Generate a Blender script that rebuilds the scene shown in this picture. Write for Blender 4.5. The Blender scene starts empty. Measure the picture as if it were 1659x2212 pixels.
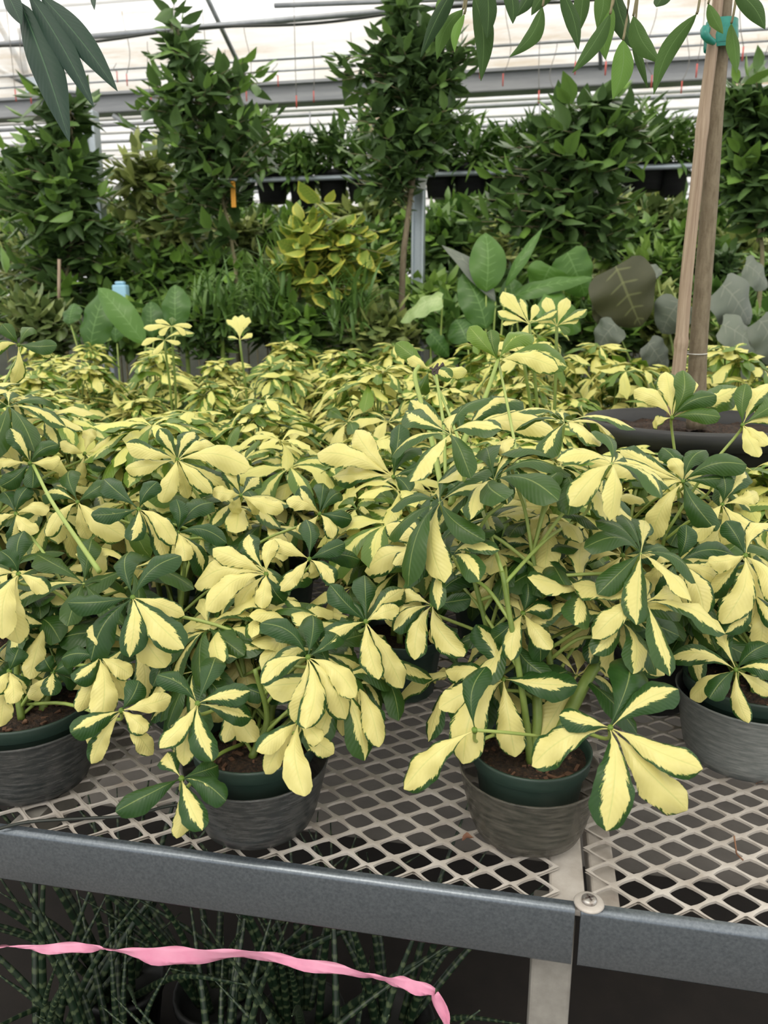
import bpy, math, random
import numpy as np
from mathutils import Vector
PI = math.pi
R = random.Random(7)
G = np.random.RandomState(11)
scn = bpy.context.scene
COL = scn.collection

# ------------------------------------------------------------------ camera, light, exposure
F = 1650.0
PITCH, YAW = math.radians(14.0), math.radians(10.9)
CAM = np.array([0.0, 0.0, 1.5])
cd = bpy.data.cameras.new('camera'); cam = bpy.data.objects.new('camera', cd); COL.objects.link(cam)
cam.location = CAM; cam.rotation_euler = (PI/2 - PITCH, 0, YAW)
cd.sensor_fit = 'VERTICAL'; cd.sensor_height = 36; cd.lens = 36*F/2212; cd.clip_start = 0.02; cd.clip_end = 200
cd.dof.use_dof = True; cd.dof.focus_distance = 1.12; cd.dof.aperture_fstop = 7.0
scn.camera = cam
w = bpy.data.worlds.new('overcast'); scn.world = w; w.use_nodes = True
nt = w.node_tree; bg = nt.nodes['Background']
tc = nt.nodes.new('ShaderNodeTexCoord'); sp = nt.nodes.new('ShaderNodeSeparateXYZ'); rmp = nt.nodes.new('ShaderNodeValToRGB')
nt.links.new(tc.outputs['Generated'], sp.inputs[0]); nt.links.new(sp.outputs[2], rmp.inputs[0])
rmp.color_ramp.elements[0].position = 0.0; rmp.color_ramp.elements[0].color = (0.52, 0.54, 0.57, 1)
rmp.color_ramp.elements[1].position = 0.7; rmp.color_ramp.elements[1].color = (1.0, 0.985, 0.955, 1)
nt.links.new(rmp.outputs[0], bg.inputs[0]); bg.inputs[1].default_value = 1.75
sd = bpy.data.lights.new('sun', 'SUN'); sd.energy = 1.3; sd.angle = math.radians(25); sd.color = (1, 0.97, 0.9)
sun = bpy.data.objects.new('sun', sd); COL.objects.link(sun); sun.rotation_euler = (math.radians(38), math.radians(-14), 0)
scn.view_settings.view_transform = 'Standard'; scn.view_settings.look = 'None'
scn.view_settings.gamma = 1; scn.view_settings.use_curve_mapping = False; scn.view_settings.exposure = 0.28

# ------------------------------------------------------------------ projection helpers (1659 x 2212 frame)
_fw = np.array([-math.sin(YAW)*math.cos(PITCH), math.cos(YAW)*math.cos(PITCH), -math.sin(PITCH)])
_rt = np.array([math.cos(YAW), math.sin(YAW), 0.0]); _up = np.cross(_rt, _fw)
def ray(x, y): return _fw + _rt*(x-829.5)/F - _up*(y-1106)/F
def atd(x, y, d): return CAM + ray(x, y)*d
def atz(x, y, z): r = ray(x, y); return CAM + r*(z-CAM[2])/r[2]
def aty(x, y, Y): r = ray(x, y); return CAM + r*(Y/r[1])
def depth(p): return float(np.dot(np.asarray(p)-CAM, _fw))
def nrm(v): v = np.asarray(v, float); return v/(np.linalg.norm(v)+1e-12)
UP = np.array([0, 0, 1.0])

# ------------------------------------------------------------------ object helpers
def tag(o, label=None, cat=None, group=None, kind=None):
    if label: o['label'] = label
    if cat: o['category'] = cat
    if group: o['group'] = group
    if kind: o['kind'] = kind
    return o
def empty(name, loc, label, cat, group=None):
    o = bpy.data.objects.new(name, None); COL.objects.link(o); o.location = [float(c) for c in loc]
    o.empty_display_size = 0.05
    return tag(o, label, cat, group)
class Q:
    """collects quads with per-vertex uv and a four-value attribute; build() links ONE mesh object"""
    def __init__(s): s.v = []; s.f = []; s.u = []; s.c = []; s.m = []; s.n = 0
    def add(s, v, f, uv=None, c=None, mi=0):
        v = np.asarray(v, float).reshape(-1, 3); f = np.asarray(f, int).reshape(-1, 4)
        s.v.append(v); s.f.append(f+s.n); s.n += len(v)
        s.u.append(np.zeros((len(v), 2)) if uv is None else np.asarray(uv, float).reshape(-1, 2))
        s.c.append(np.zeros((len(v), 4)) if c is None else np.asarray(c, float).reshape(-1, 4))
        s.m.append(np.full(len(f), mi, int))
    def mesh(s, name, mats, origin=(0, 0, 0), smooth=True):
        v = np.concatenate(s.v) - np.asarray(origin, float); f = np.concatenate(s.f); uv = np.concatenate(s.u); c = np.concatenate(s.c)
        me = bpy.data.meshes.new(name); me.vertices.add(len(v)); me.vertices.foreach_set('co', v.ravel())
        me.loops.add(f.size); me.loops.foreach_set('vertex_index', f.ravel().astype(np.int32))
        me.polygons.add(len(f)); me.polygons.foreach_set('loop_start', np.arange(0, f.size, 4, dtype=np.int32))
        me.polygons.foreach_set('loop_total', np.full(len(f), 4, np.int32))
        me.polygons.foreach_set('material_index', np.concatenate(s.m).astype(np.int32))
        me.polygons.foreach_set('use_smooth', np.full(len(f), bool(smooth)))
        ul = me.uv_layers.new(name='UVMap'); ul.data.foreach_set('uv', uv[f.ravel()].ravel())
        ca = me.attributes.new('var', 'FLOAT_COLOR', 'POINT'); ca.data.foreach_set('color', c.ravel())
        for m in (mats if isinstance(mats, (list, tuple)) else [mats]): me.materials.append(m)
        me.update(calc_edges=True); me.validate(); return me
    def build(s, name, mats, parent=None, smooth=True, bevel=0):
        o = bpy.data.objects.new(name, s.mesh(name, mats, parent.location if parent else (0, 0, 0), smooth)); COL.objects.link(o)
        if parent: o.parent = parent
        if bevel:
            b = o.modifiers.new('bevel', 'BEVEL'); b.width = bevel; b.segments = 2; b.limit_method = 'ANGLE'
        return o
def box(q, c, s, rz=0.0, mi=0, ax=None):
    """box of full size s at centre c; ax = three axis vectors"""
    c = np.asarray(c, float); s = np.asarray(s, float)/2
    if ax is None: ax = np.array([[math.cos(rz), math.sin(rz), 0], [-math.sin(rz), math.cos(rz), 0], [0, 0, 1]])
    k = np.array([[-1,-1,-1],[1,-1,-1],[1,1,-1],[-1,1,-1],[-1,-1,1],[1,-1,1],[1,1,1],[-1,1,1]])*s
    q.add(c + k@np.asarray(ax), [[0,3,2,1],[4,5,6,7],[0,1,5,4],[1,2,6,5],[2,3,7,6],[3,0,4,7]], mi=mi)
def bar(q, a, b, wd, ht, upv=UP, mi=0):
    a = np.asarray(a, float); b = np.asarray(b, float); x = nrm(b-a); y = nrm(np.cross(upv, x)); z = np.cross(x, y)
    box(q, (a+b)/2, (np.linalg.norm(b-a), wd, ht), ax=np.array([x, y, z]), mi=mi)
def tube(q, pts, r, n=8, mi=0, cap=True, uvl=1.0, c=None):
    pts = np.asarray(pts, float); m = len(pts); r = np.full(m, r, float) if np.isscalar(r) else np.asarray(r, float)
    if cap:
        pts = np.vstack([pts[:1], pts, pts[-1:]]); r = np.concatenate([[1e-5], r, [1e-5]]); m += 2
    tg = np.gradient(pts, axis=0); 
    if cap: tg[0] = tg[1] = pts[2]-pts[1]; tg[-1] = tg[-2] = pts[-2]-pts[-3]
    tg /= np.linalg.norm(tg, axis=1)[:, None]+1e-12
    ref = np.array([0, 0, 1.0]) if abs(tg[m//2][2]) < 0.9 else np.array([0, 1.0, 0.1])
    a = np.cross(tg, ref); a /= np.linalg.norm(a, axis=1)[:, None]+1e-12; b = np.cross(tg, a)
    th = np.linspace(0, 2*PI, n, endpoint=False)
    v = pts[:, None] + r[:, None, None]*(np.cos(th)[None, :, None]*a[:, None]+np.sin(th)[None, :, None]*b[:, None])
    i = np.arange(m-1)[:, None]*n; j = np.arange(n)[None]; j2 = (j+1) % n
    f = np.stack([i+j, i+n+j, i+n+j2, i+j2], -1)
    uv = np.stack(np.broadcast_arrays(th[None]/(2*PI), np.linspace(0, uvl, m)[:, None]), -1)
    q.add(v, f, uv, None if c is None else np.tile(c, (m*n, 1)), mi)
def lathe(q, prof, c, n=40, mi=0, sq=(1, 1)):
    prof = np.asarray(prof, float); th = np.linspace(0, 2*PI, n, endpoint=False); m = len(prof)
    v = np.stack([c[0]+prof[:, :1]*np.cos(th)*sq[0], c[1]+prof[:, :1]*np.sin(th)*sq[1], c[2]+np.repeat(prof[:, 1:], n, 1)], -1)
    i = np.arange(m-1)[:, None]*n; j = np.arange(n)[None]; j2 = (j+1) % n
    f = np.stack([i+j, i+j2, i+n+j2, i+n+j], -1)
    uv = np.stack(np.broadcast_arrays(th[None]/(2*PI), np.linspace(0, 1, m)[:, None]), -1)
    q.add(v, f, uv, None, mi)
def smooth_path(pts, k=8):
    pts = np.asarray(pts, float); P = np.vstack([2*pts[0]-pts[1], pts, 2*pts[-1]-pts[-2]]); out = []
    for i in range(1, len(P)-2):
        for t in np.linspace(0, 1, k, endpoint=False):
            out.append(0.5*((2*P[i])+(-P[i-1]+P[i+1])*t+(2*P[i-1]-5*P[i]+4*P[i+1]-P[i+2])*t*t+(-P[i-1]+3*P[i]-3*P[i+1]+P[i+2])*t**3))
    out.append(pts[-1]); return np.array(out)
PROF = {
 'obovate': lambda t: np.where(t < 0.08, 0.045, 0.045+0.955*np.clip((np.clip((t-0.08)/0.92, 0, 1)**1.15)*(1-np.clip((t-0.08)/0.92, 0, 1)**2.9)**0.72/0.545, 0, 1.05)),
 'ovate': lambda t: 0.03+0.97*np.sin(PI*np.clip(t, 0, 1)**0.8)**1.15,
 'lance': lambda t: 0.02+0.98*np.sin(PI*np.clip(t, 0, 1)**0.85)**0.9*(1-0.15*t),
 'round': lambda t: 0.02+0.98*np.sin(PI*np.clip(t, 0, 1)**0.9)**0.65,
 'heart': lambda t: 0.02+np.clip(((t+0.02)**0.28)*((1-t)**0.62)*1.42, 0, 1),
 'strap': lambda t: 0.25+0.75*(1-t**1.6)*np.minimum(1, t*6+0.3)-0.22*t,
}
def leaf_batch(q, P0, P1, N, W, arch=0.12, prof='obovate', nt_=8, nu=4, fold=0.25, wave=0.0, var=None, bend=None, curl=0.0, rough=0.0):
    P0 = np.asarray(P0, float).reshape(-1, 3); P1 = np.asarray(P1, float).reshape(-1, 3); M = len(P0)
    N = np.asarray(N, float).reshape(-1, 3)*np.ones((M, 1)); W = np.broadcast_to(W, (M,)).astype(float)
    arch = np.broadcast_to(arch, (M,)).astype(float); fold = np.broadcast_to(fold, (M,)); wave = np.broadcast_to(wave, (M,)); curl = np.broadcast_to(curl, (M,))
    bend = G.uniform(-.12, .12, M) if bend is None else np.broadcast_to(bend, (M,))
    D = P1-P0; L = np.linalg.norm(D, axis=1)+1e-9; T0 = D/L[:, None]
    N = N - T0*(N*T0).sum(1)[:, None]; N /= np.linalg.norm(N, axis=1)[:, None]+1e-9; S = np.cross(T0, N)
    t = np.linspace(0, 1, nt_+1); u = np.linspace(-1, 1, nu+1)
    bl = (np.sin(PI*t**0.85))[None]*arch[:, None]-curl[:, None]*(np.clip(t-0.6, 0, 1)**2)[None]
    cen = P0[:, None]+D[:, None]*t[None, :, None]+N[:, None]*(bl*L[:, None])[..., None]+S[:, None]*((np.sin(PI*t)[None]*bend[:, None])*L[:, None])[..., None]
    hw = PROF[prof](t)[None]*W[:, None]*0.5
    ph = G.uniform(0, 6.28, M)[:, None, None]; kk = G.uniform(1.6, 3.0, M)[:, None, None]
    U = u[None, None, :]; tt = t[None, :, None]; H = hw[:, :, None]
    jag = 1+rough*(np.sin(tt*23+ph*3+U*2)*0.5+np.sin(tt*41+ph*5)*0.35)*np.abs(U)
    off = -fold[:, None, None]*H*U**2 + wave[:, None, None]*H*np.abs(U)**1.5*np.sin(2*PI*kk*tt+ph+(U > 0)*1.9)
    off = off*np.ones((M, nt_+1, nu+1))
    P = cen[:, :, None]+S[:, None, None]*(U*H*jag)[..., None]+N[:, None, None]*off[..., None]
    nv = (nt_+1)*(nu+1); a = np.arange(nt_)[:, None]*(nu+1); b = np.arange(nu)[None]
    f = np.stack([a+b, a+b+1, a+nu+2+b, a+nu+1+b], -1).reshape(-1, 4)
    f = (f[None]+np.arange(M)[:, None, None]*nv).reshape(-1, 4)
    uv = np.stack(np.broadcast_arrays((U+1)/2*np.ones((M, 1, 1)), tt), -1)
    if var is None: var = np.tile([1, 0, 0, 0], (M, 1)).astype(float); var[:, 2] = G.rand(M)
    q.add(P, f, uv, np.repeat(np.asarray(var, float).reshape(M, 4), nv, 0))

# ------------------------------------------------------------------ materials
def mat(name, col=(0.5, 0.5, 0.5), rough=0.5, metal=0.0, spec=0.5, noise=None, bump=None, col2=None, trans=None, alpha=None):
    m = bpy.data.materials.new(name); m.use_nodes = True; n = m.node_tree.nodes; l = m.node_tree.links
    p = n['Principled BSDF']; p.inputs['Base Color'].default_value = (*col, 1); p.inputs['Roughness'].default_value = rough
    p.inputs['Metallic'].default_value = metal; p.inputs['Specular IOR Level'].default_value = spec
    if noise or bump: tx = n.new('ShaderNodeTexCoord')
    if noise:
        sc, det, lo, hi = noise; mp = n.new('ShaderNodeMapping'); l.new(tx.outputs['Object'], mp.inputs[0])
        if not np.isscalar(sc): mp.inputs['Scale'].default_value = sc; sc = 1
        nz = n.new('ShaderNodeTexNoise'); nz.inputs['Scale'].default_value = sc; nz.inputs['Detail'].default_value = det; nz.inputs['Roughness'].default_value = 0.65
        l.new(mp.outputs[0], nz.inputs['Vector'])
        r = n.new('ShaderNodeValToRGB'); r.color_ramp.elements[0].position = lo; r.color_ramp.elements[1].position = hi
        r.color_ramp.elements[0].color = (*col, 1); r.color_ramp.elements[1].color = (*(col2 or col), 1)
        l.new(nz.outputs['Fac'], r.inputs[0]); l.new(r.outputs[0], p.inputs['Base Color'])
    if bump:
        nb = n.new('ShaderNodeTexNoise'); nb.inputs['Scale'].default_value = bump[0]; nb.inputs['Detail'].default_value = 4; l.new(tx.outputs['Object'], nb.inputs['Vector'])
        bp = n.new('ShaderNodeBump'); bp.inputs['Strength'].default_value = bump[1]; bp.inputs['Distance'].default_value = bump[2]
        l.new(nb.outputs['Fac'], bp.inputs['Height']); l.new(bp.outputs[0], p.inputs['Normal'])
    if trans or alpha is not None:
        out = n['Material Output']; mx = n.new('ShaderNodeMixShader')
        if trans: sh = n.new('ShaderNodeBsdfTranslucent'); sh.inputs[0].default_value = (*trans[1], 1); mx.inputs[0].default_value = trans[0]
        else: sh = n.new('ShaderNodeBsdfTransparent'); sh.inputs[0].default_value = (0.93, 0.92, 0.9, 1); mx.inputs[0].default_value = 1-alpha
        l.new(p.outputs[0], mx.inputs[1]); l.new(sh.outputs[0], mx.inputs[2]); l.new(mx.outputs[0], out.inputs[0])
    return m
class N:
    """small node-graph helper"""
    def __init__(s, m): s.t = m.node_tree; s.n = s.t.nodes; s.l = s.t.links
    def val(s, x, inp):
        if isinstance(x, (int, float)): inp.default_value = x
        elif isinstance(x, tuple): inp.default_value = x if len(x) == len(inp.default_value) else (*x, 1)
        else: s.l.new(x, inp)
    def math(s, op, a, b=0.0, c=None, clamp=False):
        k = s.n.new('ShaderNodeMath'); k.operation = op; k.use_clamp = clamp; s.val(a, k.inputs[0]); s.val(b, k.inputs[1])
        if c is not None: s.val(c, k.inputs[2])
        return k.outputs[0]
    def mix(s, f, a, b):
        k = s.n.new('ShaderNodeMix'); k.data_type = 'RGBA'; s.val(f, k.inputs[0]); s.val(a, k.inputs[6]); s.val(b, k.inputs[7]); return k.outputs[2]
    def step(s, x, lo, hi):
        k = s.n.new('ShaderNodeMapRange'); k.interpolation_type = 'SMOOTHSTEP'; s.val(x, k.inputs[0]); k.inputs[1].default_value = lo; k.inputs[2].default_value = hi; return k.outputs[0]
    def comb(s, x, y, z):
        k = s.n.new('ShaderNodeCombineXYZ'); s.val(x, k.inputs[0]); s.val(y, k.inputs[1]); s.val(z, k.inputs[2]); return k.outputs[0]
    def noise(s, v, sc, det=3, rg=0.6):
        k = s.n.new('ShaderNodeTexNoise'); s.l.new(v, k.inputs['Vector']); k.inputs['Scale'].default_value = sc; k.inputs['Detail'].default_value = det; k.inputs['Roughness'].default_value = rg; return k.outputs['Fac']
def leafmat(name, green, green2, yellow=None, young=(0.30, 0.42, 0.06), rough=0.36, tr=0.22, veins=16.0, rib=(0.16, 0.26, 0.07), spec=0.45, edge=False, margin=None):
    """leaf skin: u across, v along; attribute var = (cream half-width, its offset, seed, youngness)"""
    m = bpy.data.materials.new(name); m.use_nodes = True; g = N(m); n = g.n; p = n['Principled BSDF']
    uvn = n.new('ShaderNodeUVMap'); s = n.new('ShaderNodeSeparateXYZ'); g.l.new(uvn.outputs[0], s.inputs[0])
    at = n.new('ShaderNodeAttribute'); at.attribute_name = 'var'; sa = n.new('ShaderNodeSeparateColor'); g.l.new(at.outputs['Color'], sa.inputs[0])
    yw, yo, sd_ = sa.outputs[0], sa.outputs[1], sa.outputs[2]; yg = at.outputs['Alpha']
    u = g.math('MULTIPLY_ADD', s.outputs[0], 2.0, -1.0); t = s.outputs[1]; au = g.math('ABSOLUTE', u); seed = g.math('MULTIPLY', sd_, 61.0)
    vein = g.math('SINE', g.math('MULTIPLY', g.math('SUBTRACT', t, g.math('MULTIPLY', au, 0.16)), veins*6.28))
    n0 = g.noise(g.comb(g.math('MULTIPLY', u, 1.2), g.math('MULTIPLY', t, 3.0), seed), 1.6, 3)
    base = g.mix(n0, (*green, 1), (*green2, 1))
    base = g.mix(yg, base, (*young, 1))
    trc = base
    if yellow:
        n1 = g.noise(g.comb(g.math('MULTIPLY', u, 1.3), g.math('SUBTRACT', g.math('MULTIPLY', t, 7.0), g.math('MULTIPLY', au, 2.5)), seed), 1.5, 5, 0.72)
        n2 = g.noise(g.comb(g.math('MULTIPLY', u, 9.0), g.math('MULTIPLY', t, 34.0), seed), 1.5, 2)
        a = g.math('ABSOLUTE', g.math('SUBTRACT', u, yo))
        a = g.math('ADD', a, g.math('MULTIPLY', g.math('MAXIMUM', g.math('SUBTRACT', t, 0.72), 0.0), g.math('SUBTRACT', 1.9, g.math('MULTIPLY', yw, 1.7))))
        d = g.math('SUBTRACT', g.math('ADD', yw, g.math('MULTIPLY', g.math('SUBTRACT', n1, 0.5), 0.85)), a)
        k1 = g.step(d, -0.02, 0.02)
        k2 = g.math('MULTIPLY', g.step(g.math('ADD', d, g.math('MULTIPLY', g.math('SUBTRACT', n2, 0.55), 0.9)), -0.04, 0.03), g.step(d, -0.24, -0.10))
        ycol = g.mix(n0, (*yellow[0], 1), (*yellow[1], 1))
        ycol = g.mix(g.math('MULTIPLY', yg, 0.6), ycol, (0.60, 0.66, 0.12, 1))
        base = g.mix(g.math('MULTIPLY', k2, 0.75), base, (0.20, 0.33, 0.05, 1))
        base = g.mix(k1, base, ycol); trc = base
    ribk = g.math('MULTIPLY', g.step(au, 0.055, 0.02), 0.55)
    base = g.mix(ribk, base, (*(rib if not yellow else (0.50, 0.55, 0.17)), 1)) if not yellow else g.mix(g.math('MULTIPLY', ribk, 0.7), base, (0.42, 0.50, 0.15, 1))
    if edge:
        base = g.mix(g.math('MULTIPLY', g.step(g.math('MULTIPLY', vein, g.step(au, 0.95, 0.3)), 0.80, 0.97), 0.5), base, (*rib, 1))
    if margin:
        n3 = g.noise(g.comb(u, g.math('MULTIPLY', t, 5.0), seed), 2.0, 3)
        base = g.mix(g.math('MULTIPLY', g.step(g.math('ADD', au, g.math('MULTIPLY', n3, 0.6)), 0.95, 1.1), 0.9), base, (*margin, 1))
    g.l.new(base, p.inputs['Base Color']); p.inputs['Roughness'].default_value = rough; p.inputs['Specular IOR Level'].default_value = spec
    bp = n.new('ShaderNodeBump'); bp.inputs['Strength'].default_value = 0.22; bp.inputs['Distance'].default_value = 0.0011
    g.l.new(g.math('ADD', g.math('MULTIPLY', vein, 0.35), g.math('MULTIPLY', g.step(au, 0.10, 0.0), -1.2)), bp.inputs['Height']); g.l.new(bp.outputs[0], p.inputs['Normal'])
    tb = n.new('ShaderNodeBsdfTranslucent'); g.l.new(trc, tb.inputs[0]); mx = n.new('ShaderNodeMixShader'); mx.inputs[0].default_value = tr
    g.l.new(p.outputs[0], mx.inputs[1]); g.l.new(tb.outputs[0], mx.inputs[2]); g.l.new(mx.outputs[0], n['Material Output'].inputs[0])
    return m
M = {}
M['schef'] = leafmat('variegated_leaf', (0.014, 0.052, 0.010), (0.030, 0.085, 0.015), ((0.76, 0.70, 0.285), (0.64, 0.585, 0.19)), young=(0.16, 0.27, 0.03), spec=.40, rough=.36)
M['dark'] = leafmat('dark_green_leaf', (0.058, 0.110, 0.045), (0.100, 0.170, 0.066), young=(0.20, 0.36, 0.06), rib=(0.10, 0.18, 0.06))  # greens lifted and greyed: distant haze put into the leaf colour
M['mid'] = leafmat('mid_green_leaf', (0.065, 0.15, 0.035), (0.11, 0.22, 0.05), young=(0.30, 0.46, 0.10))
M['olive'] = leafmat('olive_green_leaf', (0.07, 0.115, 0.035), (0.13, 0.19, 0.06), young=(0.42, 0.48, 0.16))
M['croton'] = leafmat('yellow_edged_leaf', (0.13, 0.24, 0.04), (0.20, 0.32, 0.06), margin=(0.62, 0.58, 0.10), young=(0.50, 0.52, 0.10), rib=(0.5, 0.5, 0.12), veins=9, edge=True)
M['fig'] = leafmat('long_fig_leaf', (0.014, 0.036, 0.012), (0.026, 0.062, 0.018), young=(0.12, 0.24, 0.04), tr=0.16, rib=(0.14, 0.24, 0.08), spec=.18, rough=.6)
M['figdark'] = leafmat('blue_green_fig_leaf', (0.010, 0.034, 0.022), (0.016, 0.048, 0.026), tr=0.10, rib=(0.08, 0.17, 0.08), spec=.3, rough=.5)
M['broad'] = leafmat('broad_green_leaf', (0.045, 0.125, 0.022), (0.075, 0.18, 0.032), young=(0.15, 0.32, 0.05), tr=0.35, veins=8, edge=True, rib=(0.22, 0.40, 0.12))
M['purple'] = leafmat('dark_purple_leaf', (0.045, 0.050, 0.022), (0.075, 0.078, 0.035), tr=0.15, veins=5, edge=True, rib=(0.20, 0.22, 0.09), rough=0.55, young=(.1, .12, .05))
M['greyleaf'] = leafmat('grey_green_leaf', (0.075, 0.095, 0.075), (0.13, 0.15, 0.12), tr=0.08, veins=5, edge=True, rib=(0.20, 0.22, 0.17), rough=0.5, young=(.2, .25, .16))
M['pale'] = leafmat('pale_mottled_leaf', (0.12, 0.26, 0.06), (0.55, 0.66, 0.36), tr=0.25, veins=7, edge=True, rib=(0.5, 0.6, 0.3))
M['stem'] = mat('green_stem', (0.13, 0.20, 0.035), 0.5, noise=(25, 3, 0.35, 0.7), col2=(0.20, 0.27, 0.06))
M['petiole'] = mat('leaf_stalk_green', (0.22, 0.32, 0.06), 0.45, noise=(12, 2, 0.3, 0.7), col2=(0.33, 0.40, 0.11))
M['bark'] = mat('grey_brown_bark', (0.13, 0.10, 0.062), 0.85, noise=((120, 120, 25), 5, 0.3, 0.75), col2=(0.24, 0.20, 0.135), bump=(160, 0.5, 0.002))
M['twig'] = mat('twig_bark', (0.13, 0.12, 0.06), 0.8, noise=(20, 3, 0.3, 0.7), col2=(0.25, 0.22, 0.12))
M['bamboo'] = mat('weathered_bamboo', (0.24, 0.165, 0.11), 0.7, noise=((140, 140, 5), 5, 0.36, 0.68), col2=(0.42, 0.33, 0.24), bump=(120, 0.3, 0.001))
M['scar'] = mat('black_stain', (0.06, 0.045, 0.04), 0.8)
M['potgreen'] = mat('dark_green_pot_plastic', (0.018, 0.040, 0.030), 0.42, noise=((8, 8, 60), 4, 0.35, 0.8), col2=(0.035, 0.065, 0.05))
M['potblack'] = mat('black_pot_plastic', (0.012, 0.013, 0.013), 0.5, noise=((8, 8, 50), 4, 0.4, 0.85), col2=(0.03, 0.032, 0.032))
M['soil'] = mat('potting_soil', (0.012, 0.007, 0.004), 0.95, noise=(170, 6, 0.42, 0.78), col2=(0.085, 0.045, 0.022), bump=(220, 1.0, 0.006))
M['barkchip'] = mat('bark_chip', (0.07, 0.03, 0.016), 0.9, noise=(60, 3, 0.3, 0.7), col2=(0.15, 0.08, 0.045))
M['perlite'] = mat('white_perlite', (0.6, 0.6, 0.58), 0.9)
def outer_pot_mat(name, c1, c2, alpha):
    m = mat(name, c1, 0.30, noise=((34, 34, 260), 6, 0.40, 0.72), col2=c2, alpha=alpha, bump=(60, 0.35, 0.002)); return m
M['outer'] = outer_pot_mat('cloudy_clear_plastic', (0.055, 0.055, 0.045), (0.20, 0.185, 0.15), 0.52)
M['outerdark'] = outer_pot_mat('smoky_clear_plastic', (0.030, 0.036, 0.036), (0.13, 0.13, 0.125), 0.70)
M['outergrey'] = outer_pot_mat('silver_grey_plastic', (0.13, 0.145, 0.14), (0.26, 0.27, 0.26), 0.97)
M['mesh'] = mat('white_coated_expanded_metal', (0.52, 0.49, 0.45), 0.5, 0.1, noise=(18, 5, 0.35, 0.75), col2=(0.33, 0.29, 0.25), bump=(90, 0.25, 0.001))
def galv(name, a, b, rough, metal=0.85):
    m = mat(name, a, rough, metal, noise=(260, 3, 0.3, 0.7), col2=b); return m
M['galv'] = galv('blue_grey_galvanised_steel', (0.085, 0.105, 0.125), (0.15, 0.175, 0.20), 0.30, 0.6)
_p = M['galv'].node_tree.nodes['Principled BSDF']; _p.inputs['Coat Weight'].default_value = .6; _p.inputs['Coat Roughness'].default_value = .18
M['galvpost'] = galv('pale_galvanised_steel', (0.42, 0.48, 0.53), (0.52, 0.58, 0.62), 0.4, 0.5)
M['galvleg'] = mat('dull_grey_steel_leg', (0.33, 0.32, 0.29), 0.55, 0.3, noise=(30, 4, 0.3, 0.75), col2=(0.22, 0.21, 0.19))
M['pipe'] = mat('roof_pipe_steel', (0.30, 0.32, 0.34), 0.45, 0.6, noise=(12, 3, 0.3, 0.7), col2=(0.40, 0.42, 0.44))
M['gutter'] = mat('gutter_steel', (0.25, 0.26, 0.275), 0.5, 0.5, noise=((2, 20, 20), 4, 0.3, 0.7), col2=(0.36, 0.37, 0.38))
M['whitebar'] = mat('white_painted_bar', (0.68, 0.69, 0.69), 0.5)
M['concrete'] = mat('grey_concrete', (0.16, 0.145, 0.13), 0.9, noise=(5, 6, 0.3, 0.75), col2=(0.25, 0.23, 0.205), bump=(40, 0.3, 0.003))
M['darkfill'] = mat('dark_gap_filler', (0.05, 0.055, 0.045), 0.9, noise=(3, 4, .3, .7), col2=(0.09, 0.10, 0.075))  # dark tone of the added wall that shuts out far brightness
M['weedmat'] = mat('black_weed_cloth', (0.010, 0.0075, 0.006), 0.9, noise=(9, 5, 0.35, 0.8), col2=(0.020, 0.015, 0.012))
M['pink'] = mat('pink_flagging_tape', (0.86, 0.33, 0.50), 0.35, noise=(30, 3, 0.3, 0.7), col2=(0.90, 0.42, 0.58), trans=(0.2, (0.9, 0.4, 0.55)))
M['tape'] = mat('green_plastic_tie_tape', (0.015, 0.20, 0.16), 0.3, noise=(60, 3, 0.3, 0.7), col2=(0.03, 0.30, 0.24), trans=(0.2, (0.02, .4, .3)))
M['wire'] = mat('pale_wire', (0.65, 0.65, 0.62), 0.35, 0.6)
M['screw'] = mat('zinc_screw', (0.50, 0.49, 0.47), 0.35, 0.7, noise=(120, 3, 0.4, 0.7), col2=(0.2, 0.16, 0.13))
M['red'] = mat('faded_red_plastic', (0.55, 0.10, 0.08), 0.6)
M['orange'] = mat('orange_tag', (0.85, 0.38, 0.03), 0.5)
M['string'] = mat('hanging_line', (0.22, 0.21, 0.19), 0.8)
M['tubing'] = mat('black_drip_tube', (0.02, 0.025, 0.02), 0.5)
M['deadleaf'] = mat('dead_brown_leaf', (0.12, 0.05, 0.03), 0.8, noise=(30, 3, 0.3, 0.7), col2=(0.25, 0.13, 0.07))
M['beige'] = mat('beige_plastic_film', (0.62, 0.52, 0.38), 0.6, noise=(4, 4, 0.35, 0.7), col2=(0.74, 0.66, 0.53), trans=(0.35, (0.8, 0.7, 0.55)))
M['blue'] = mat('pale_blue_plastic', (0.35, 0.62, 0.78), 0.5)
def snake_mat():
    m = bpy.data.materials.new('banded_snake_leaf'); m.use_nodes = True; g = N(m); n = g.n; p = n['Principled BSDF']
    uvn = n.new('ShaderNodeUVMap'); s = n.new('ShaderNodeSeparateXYZ'); g.l.new(uvn.outputs[0], s.inputs[0])
    nz = g.noise(g.comb(g.math('MULTIPLY', s.outputs[0], 3.0), g.math('MULTIPLY', s.outputs[1], 30.0), 0.3), 1.5, 3)
    wv = g.math('ADD', g.math('SINE', g.math('MULTIPLY', s.outputs[1], 150.0)), g.math('MULTIPLY_ADD', nz, 3.0, -1.5))
    g.l.new(g.mix(g.step(wv, 0.2, 0.9), (0.010, 0.026, 0.012, 1), (0.075, 0.105, 0.05, 1)), p.inputs['Base Color']); p.inputs['Roughness'].default_value = 0.4
    return m
M['snake'] = snake_mat()
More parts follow.
